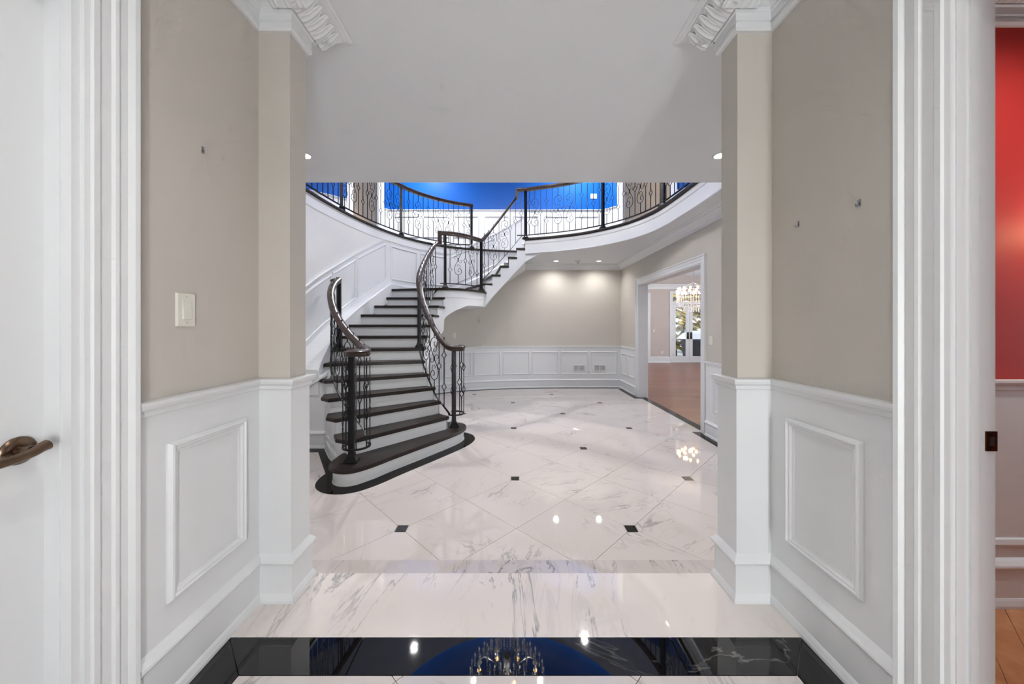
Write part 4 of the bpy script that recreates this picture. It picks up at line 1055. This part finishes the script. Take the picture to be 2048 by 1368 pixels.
# ------------------------------------------------------------------ doors beside the viewpoint
# left door: jamb, casing, flush door with lever
d1 = struct(box(-1.272, -1.228, .10, DY-.019, VZ, 2.40).build('door_1', WHITE), 'white flush door at far left with bronze lever', 'door')
jl = struct(MB().box(-1.32, LX, DY-.018, DY, VZ, 2.42).box(-1.32, LX, .08, .098, VZ, 2.42).box(-1.32, LX, .08, DY, 2.402, 2.42).box(-1.228, -1.188, DY-.022, DY-.018, VZ, 2.40).build('trim_6', WHITE), 'white jamb around the far left door', 'door trim')
casing_x(jl, LX, .095, DY, 2.405, 1, VZ)
lv = MB(); hc0 = (-1.228, .866, 1.191)
lv.lathe([(.0345, 0), (.0345, .004), (.030, .009), (.018, .011)], hc0, 28, 'x'); lv.build('rosette', BRONZE, d1, True)
MB().lathe([(.016, .008), (.014, .02), (.013, .04)], hc0, 18, 'x').build('spindle', BRONZE, d1, True)
lm = MB(); pts_ = crv([(-1.178, .884, 1.200), (-1.177, .872, 1.197), (-1.176, .85, 1.189), (-1.180, .80, 1.181), (-1.184, .755, 1.18)], 5)
lm.tube([tuple(p) for p in pts_], [.0135-.004*i/(len(pts_)-1) for i in range(len(pts_))], 14); lm.build('lever', BRONZE, d1, True)
# right opening: jamb with strike plate, casing
JX = RX+.104
jr = struct(MB().box(RX, JX, DY, DY+.02, VZ, 2.42).box(RX, JX, -.07, -.05, VZ, 2.42).box(RX, JX, -.05, DY, 2.402, 2.42).box(1.232, 1.252, DY-.006, DY, VZ, 2.40).build('trim_7', WHITE), 'white jamb of the opening to the red room', 'door trim')
casing_x(jr, RX, -.035, DY+.004, 2.405, -1, VZ)
sk = MB().box(1.276, 1.306, DY-.003, DY, 1.165, 1.218).build('strike_plate', DBRONZE, jr)
box(1.284, 1.295, DY-.0045, DY-.002, 1.180, 1.203).build('latch_hole', DARKG, sk)
for z in (1.172, 1.211): MB().lathe([(.003, -.005), (.003, -.003)], (1.290, DY, z), 8, 'y').build('screw', BRONZE, sk)

# red room beyond
struct(box(RX+.104, 4.1, -1.4, 1.60, 0, VZ-.012).build('floor', GROUT), 'amber oak floor of the red room', 'floor')
rf = [o for o in COL.objects if o.name.startswith('floor')][-1]
for k in range(-3, 26):
    d = k*.125; a = (1.36+d, 1.60); 
    poly = [(1.37+d-2.9, -1.3), (1.37+d-2.9+.123, -1.3), (1.37+d+.123, 1.6), (1.37+d, 1.6)]
    for ax, val, less in ((0, 1.32, False), (0, 4.0, True)):
        if poly: poly = clip(poly, ax, val, less)
    if len(poly) >= 3: inst('plank', tile_mesh(poly, VZ, .012, OAKP, 'plank'), rf)
RY = 1.572
rw = wall_obj(MB().box(RX+.104, 4.1, RY, PY0+.1, 0, CZ+.05), 'wall_red', RED, 'red wall of the side room above white wainscot')
wains(rw, [(RX+.104, RY), (4.0, RY)], -1)
MB().sweep([(RX+.104, RY, .53), (4.0, RY, .53)], [(0, -.02), (.02, -.012), (.026, 0), (.02, .02), (0, .03)], -1).build('panel_moulding', WHITE, rw)
wall_obj(MB().box(4.0, 4.1, -1.4, 1.6, 0, .9).box(4.0, 4.1, -1.4, .5, .9, CZ).box(4.0, 4.1, .5, 1.6, 2.6, CZ).box(RX+.104, 4.1, -1.5, -1.4, 0, CZ), 'wall_red_side', RED, 'red side wall around an added daylight opening')  # opening added for light, narrowed to keep sky off the jamb
struct(box(RX+.104, 4.1, -1.5, 1.6, CZ, CZ+.1).build('ceiling', CEIL), 'white ceiling of the red room', 'ceiling')
o = crown_big(8, [(RX+.104, RY), (4.0, RY)], -1, 'ornate white crown moulding on the red wall')
sc_ = empty('wall_sconce', 'small bronze wall sconce on the red wall', 'sconce', (2.50, RY, 1.85))
MB().lathe([(.05, 0), (.05, -.012), (.03, -.02)], (0, 0, 0), 16, 'y').build('backplate', BRONZE, sc_)
MB().tube([(0, -.02, 0), (0, -.09, -.02), (0, -.10, .05)], .009, 8).build('arm', BRONZE, sc_); inst('bulb', bulb_me, sc_, (0, -.10, .06))
point('sconce_light', (2.50, RY-.14, 1.95), 2.2, (1, .72, .45), .04)

# ------------------------------------------------------------------ small fittings
def switch_x(X, y, z, sgn, label, w=.072, h=.118):
    e_ = empty('light_switch', label, 'switch', (X, y, z))
    lp = [(0, -w/2, -h/2), (0, w/2, -h/2), (0, w/2, h/2), (0, -w/2, h/2)]
    mb = MB(); vs = []
    for (dx, k) in ((0, 1), (.004, 1), (.007, .9)): vs += [(sgn*dx, p[1]*k, p[2]*(k+.04 if k < 1 else 1)) for p in lp]
    mb.add(vs, [(4*i+j, 4*i+(j+1) % 4, 4*i+4+(j+1) % 4, 4*i+4+j) for i in range(2) for j in range(4)]+[(8, 9, 10, 11), (3, 2, 1, 0)]); mb.build('cover_plate', PLASTIC, e_)
    r = MB(); rw_, rh = .017, .034
    a, b = (.006, .0115) if sgn > 0 else (.006, .0115)
    r.add([(sgn*.006, -rw_, -rh), (sgn*.006, rw_, -rh), (sgn*.006, rw_, rh), (sgn*.006, -rw_, rh), (sgn*.0125, -rw_*.92, -rh*.95), (sgn*.0125, rw_*.92, -rh*.95), (sgn*.0075, rw_*.92, rh*.97), (sgn*.0075, -rw_*.92, rh*.97)],
          [(0, 1, 2, 3), (4, 5, 6, 7), (0, 1, 5, 4), (1, 2, 6, 5), (2, 3, 7, 6), (3, 0, 4, 7)]); r.build('rocker', PLASTIC, e_)
    for zz in (-.046, .046): MB().lathe([(.0025, 0), (.0025, sgn*.0012)], (sgn*.007, 0, zz), 8, 'x').build('screw', CHROME, e_)
    return e_
switch_x(LX, 1.239, 1.559, 1, 'white rocker light switch on the left vestibule wall')
switch_x(HX, 4.69, 1.31, -1, 'white rocker light switch right of the dining room opening')
def switch_y(x, y, z, label, rz=0):
    e_ = switch_x(0, 0, 0, 1, label); e_.location = (x, y, z); e_.rotation_euler = (0, 0, -PI/2+rz); return e_
switch_y(-1.315, 8.05, 1.29, 'white rocker light switch on the back wall beside the stair', .45)
switch_y(2.03, 8.555, 4.70, 'white double switch plate on the blue upper wall').scale = (1, 2.1, 1)
switch_y(5.95, DB-.002, 1.32, 'white rocker light switch on the rose dining room wall')
def outlet(x, y, z, label):
    e_ = empty('power_outlet', label, 'outlet', (x, y, z))
    MB().box(-.036, .036, -.006, 0, -.058, .058).build('cover_plate', WHITE, e_)
    for zz in (-.022, .022):
        s = MB().box(-.017, .017, -.009, -.006, zz-.014, zz+.014).build('receptacle', PLASTIC, e_)
        box(-.008, -.005, -.0098, -.009, zz-.004, zz+.007).build('slot', DARKG, s); box(.005, .008, -.0098, -.009, zz-.004, zz+.007).build('slot', DARKG, s)
outlet(.76, 8.518, .105, 'white power outlet in the back wall baseboard'); outlet(6.3, DB, .42, 'white power outlet on the rose dining room wall')
def vent(x, label):
    e_ = empty('air_vent', label, 'vent', (x, 8.546, .476))
    w, h = .15, .085
    MB().frame([(-w, 0, -h), (-w, 0, h), (w, 0, h), (w, 0, -h)][::-1], (0, -1, 0), [(0, 0), (0, .01), (.02, .012), (.024, .004)]).box(-.01, .01, -.01, 0, -h+.02, h-.02).build('frame', WHITE, e_)
    MB().box(-w+.01, w-.01, -.002, 0, -h+.01, h-.01).build('backing', VENTM, e_)
    sm = box(-.058, .058, -.008, -.003, -.003, .003).mesh('slat', WHITE)
    for s in (-1, 1):
        for k in range(8): inst('slat', sm, e_, (s*.07, 0, -.056+k*.016), (.5, 0, 0))
vent(1.67, 'white louvred air vent in the second wainscot panel from the corner'); vent(2.18, 'white louvred air vent in the wainscot panel nearest the corner')
def downlight(x, y, label, pw, ang=2.5, z=CZ):
    e_ = empty('downlight', label, 'downlight', (x, y, z), 'recessed ceiling downlights')
    mb = MB(); R0, R1 = .052, .068
    vs = ringpts(R0, -.001, 24)+ringpts(R0+.003, -.006, 24)+ringpts(R1, -.004, 24)+ringpts(R1, 0, 24)
    mb.add(vs, [(i*24+k, i*24+(k+1) % 24, (i+1)*24+(k+1) % 24, (i+1)*24+k) for i in range(3) for k in range(24)]); mb.build('trim_ring', WHITE, e_, True)
    mb = MB(); mb.add(ringpts(R0, -.002, 24), [tuple(range(24))]); mb.build('lens', LAMP, e_)
    spot('downlight_beam', (x, y, z-.03), pw, (1, .98, .95), ang, .9, .05)
downlight(1.05, 8.12, 'lit round downlight nearer the stair under the gallery', 32, 2.75)
downlight(2.05, 8.12, 'lit round downlight nearer the corner under the gallery', 32, 2.75)
downlight(1.875, 3.11, 'lit round downlight at the right end of the front hall ceiling', 60)
downlight(-1.85, 3.11, 'lit round downlight at the left end of the front hall ceiling', 60)
downlight(-2.1, 7.55, 'upper ceiling downlight above the left part of the blue wall', 430, 2.5, UZ)
downlight(1.64, 7.75, 'upper ceiling downlight above the right part of the blue wall', 430, 2.5, UZ)
downlight(-.5, .3, 'unseen fill downlight added in the vestibule ceiling on the left of the viewpoint', 22, 2.45)  # unseen pair of lamps added to brighten the vestibule walls and floor
downlight(.5, .3, 'unseen fill downlight added in the vestibule ceiling on the right of the viewpoint', 18, 2.45)
downlight(2.2, .98, 'unseen fill downlight added in the ceiling of the red room', 42, 2.6)  # unseen lamp added to light the red wall from above
sd_ = empty('smoke_detector', 'small white smoke detector between the two gallery downlights', 'smoke detector', (1.56, 8.12, CZ))
MB().lathe([(.07, 0), (.07, -.02), (.055, -.035), (.03, -.038)], (0, 0, 0), 20).build('body', PLASTIC, sd_, True); MB().lathe([(.032, -.037), (.03, -.042)], (0, 0, 0), 14).build('grille', DARKG, sd_)
# leftover picture hooks and a scuff
def hook(X, y, z, sgn, label):
    e_ = empty('picture_hook', label, 'hook', (X, y, z))
    MB().box(min(0, sgn*.003), max(0, sgn*.003), -.005, .005, -.012, .012).build('plate', CHROME, e_)
    MB().tube([(sgn*.003, 0, .006), (sgn*.008, 0, -.008), (sgn*.012, 0, -.012), (sgn*.014, 0, -.004)], .002, 6).build('prong', CHROME, e_)
hook(RX, RX*696/575, 1.5+205/696*(RX*696/575), -1, 'small picture hook on the right wall nearer the pilaster')
hook(RX, RX*696/697, 1.5+247/696*(RX*696/697), -1, 'small picture hook on the right wall nearer the red room')
hook(LX, -LX*696/617, 1.5+353/696*(-LX*696/617), 1, 'tiny picture hook high on the left vestibule wall')
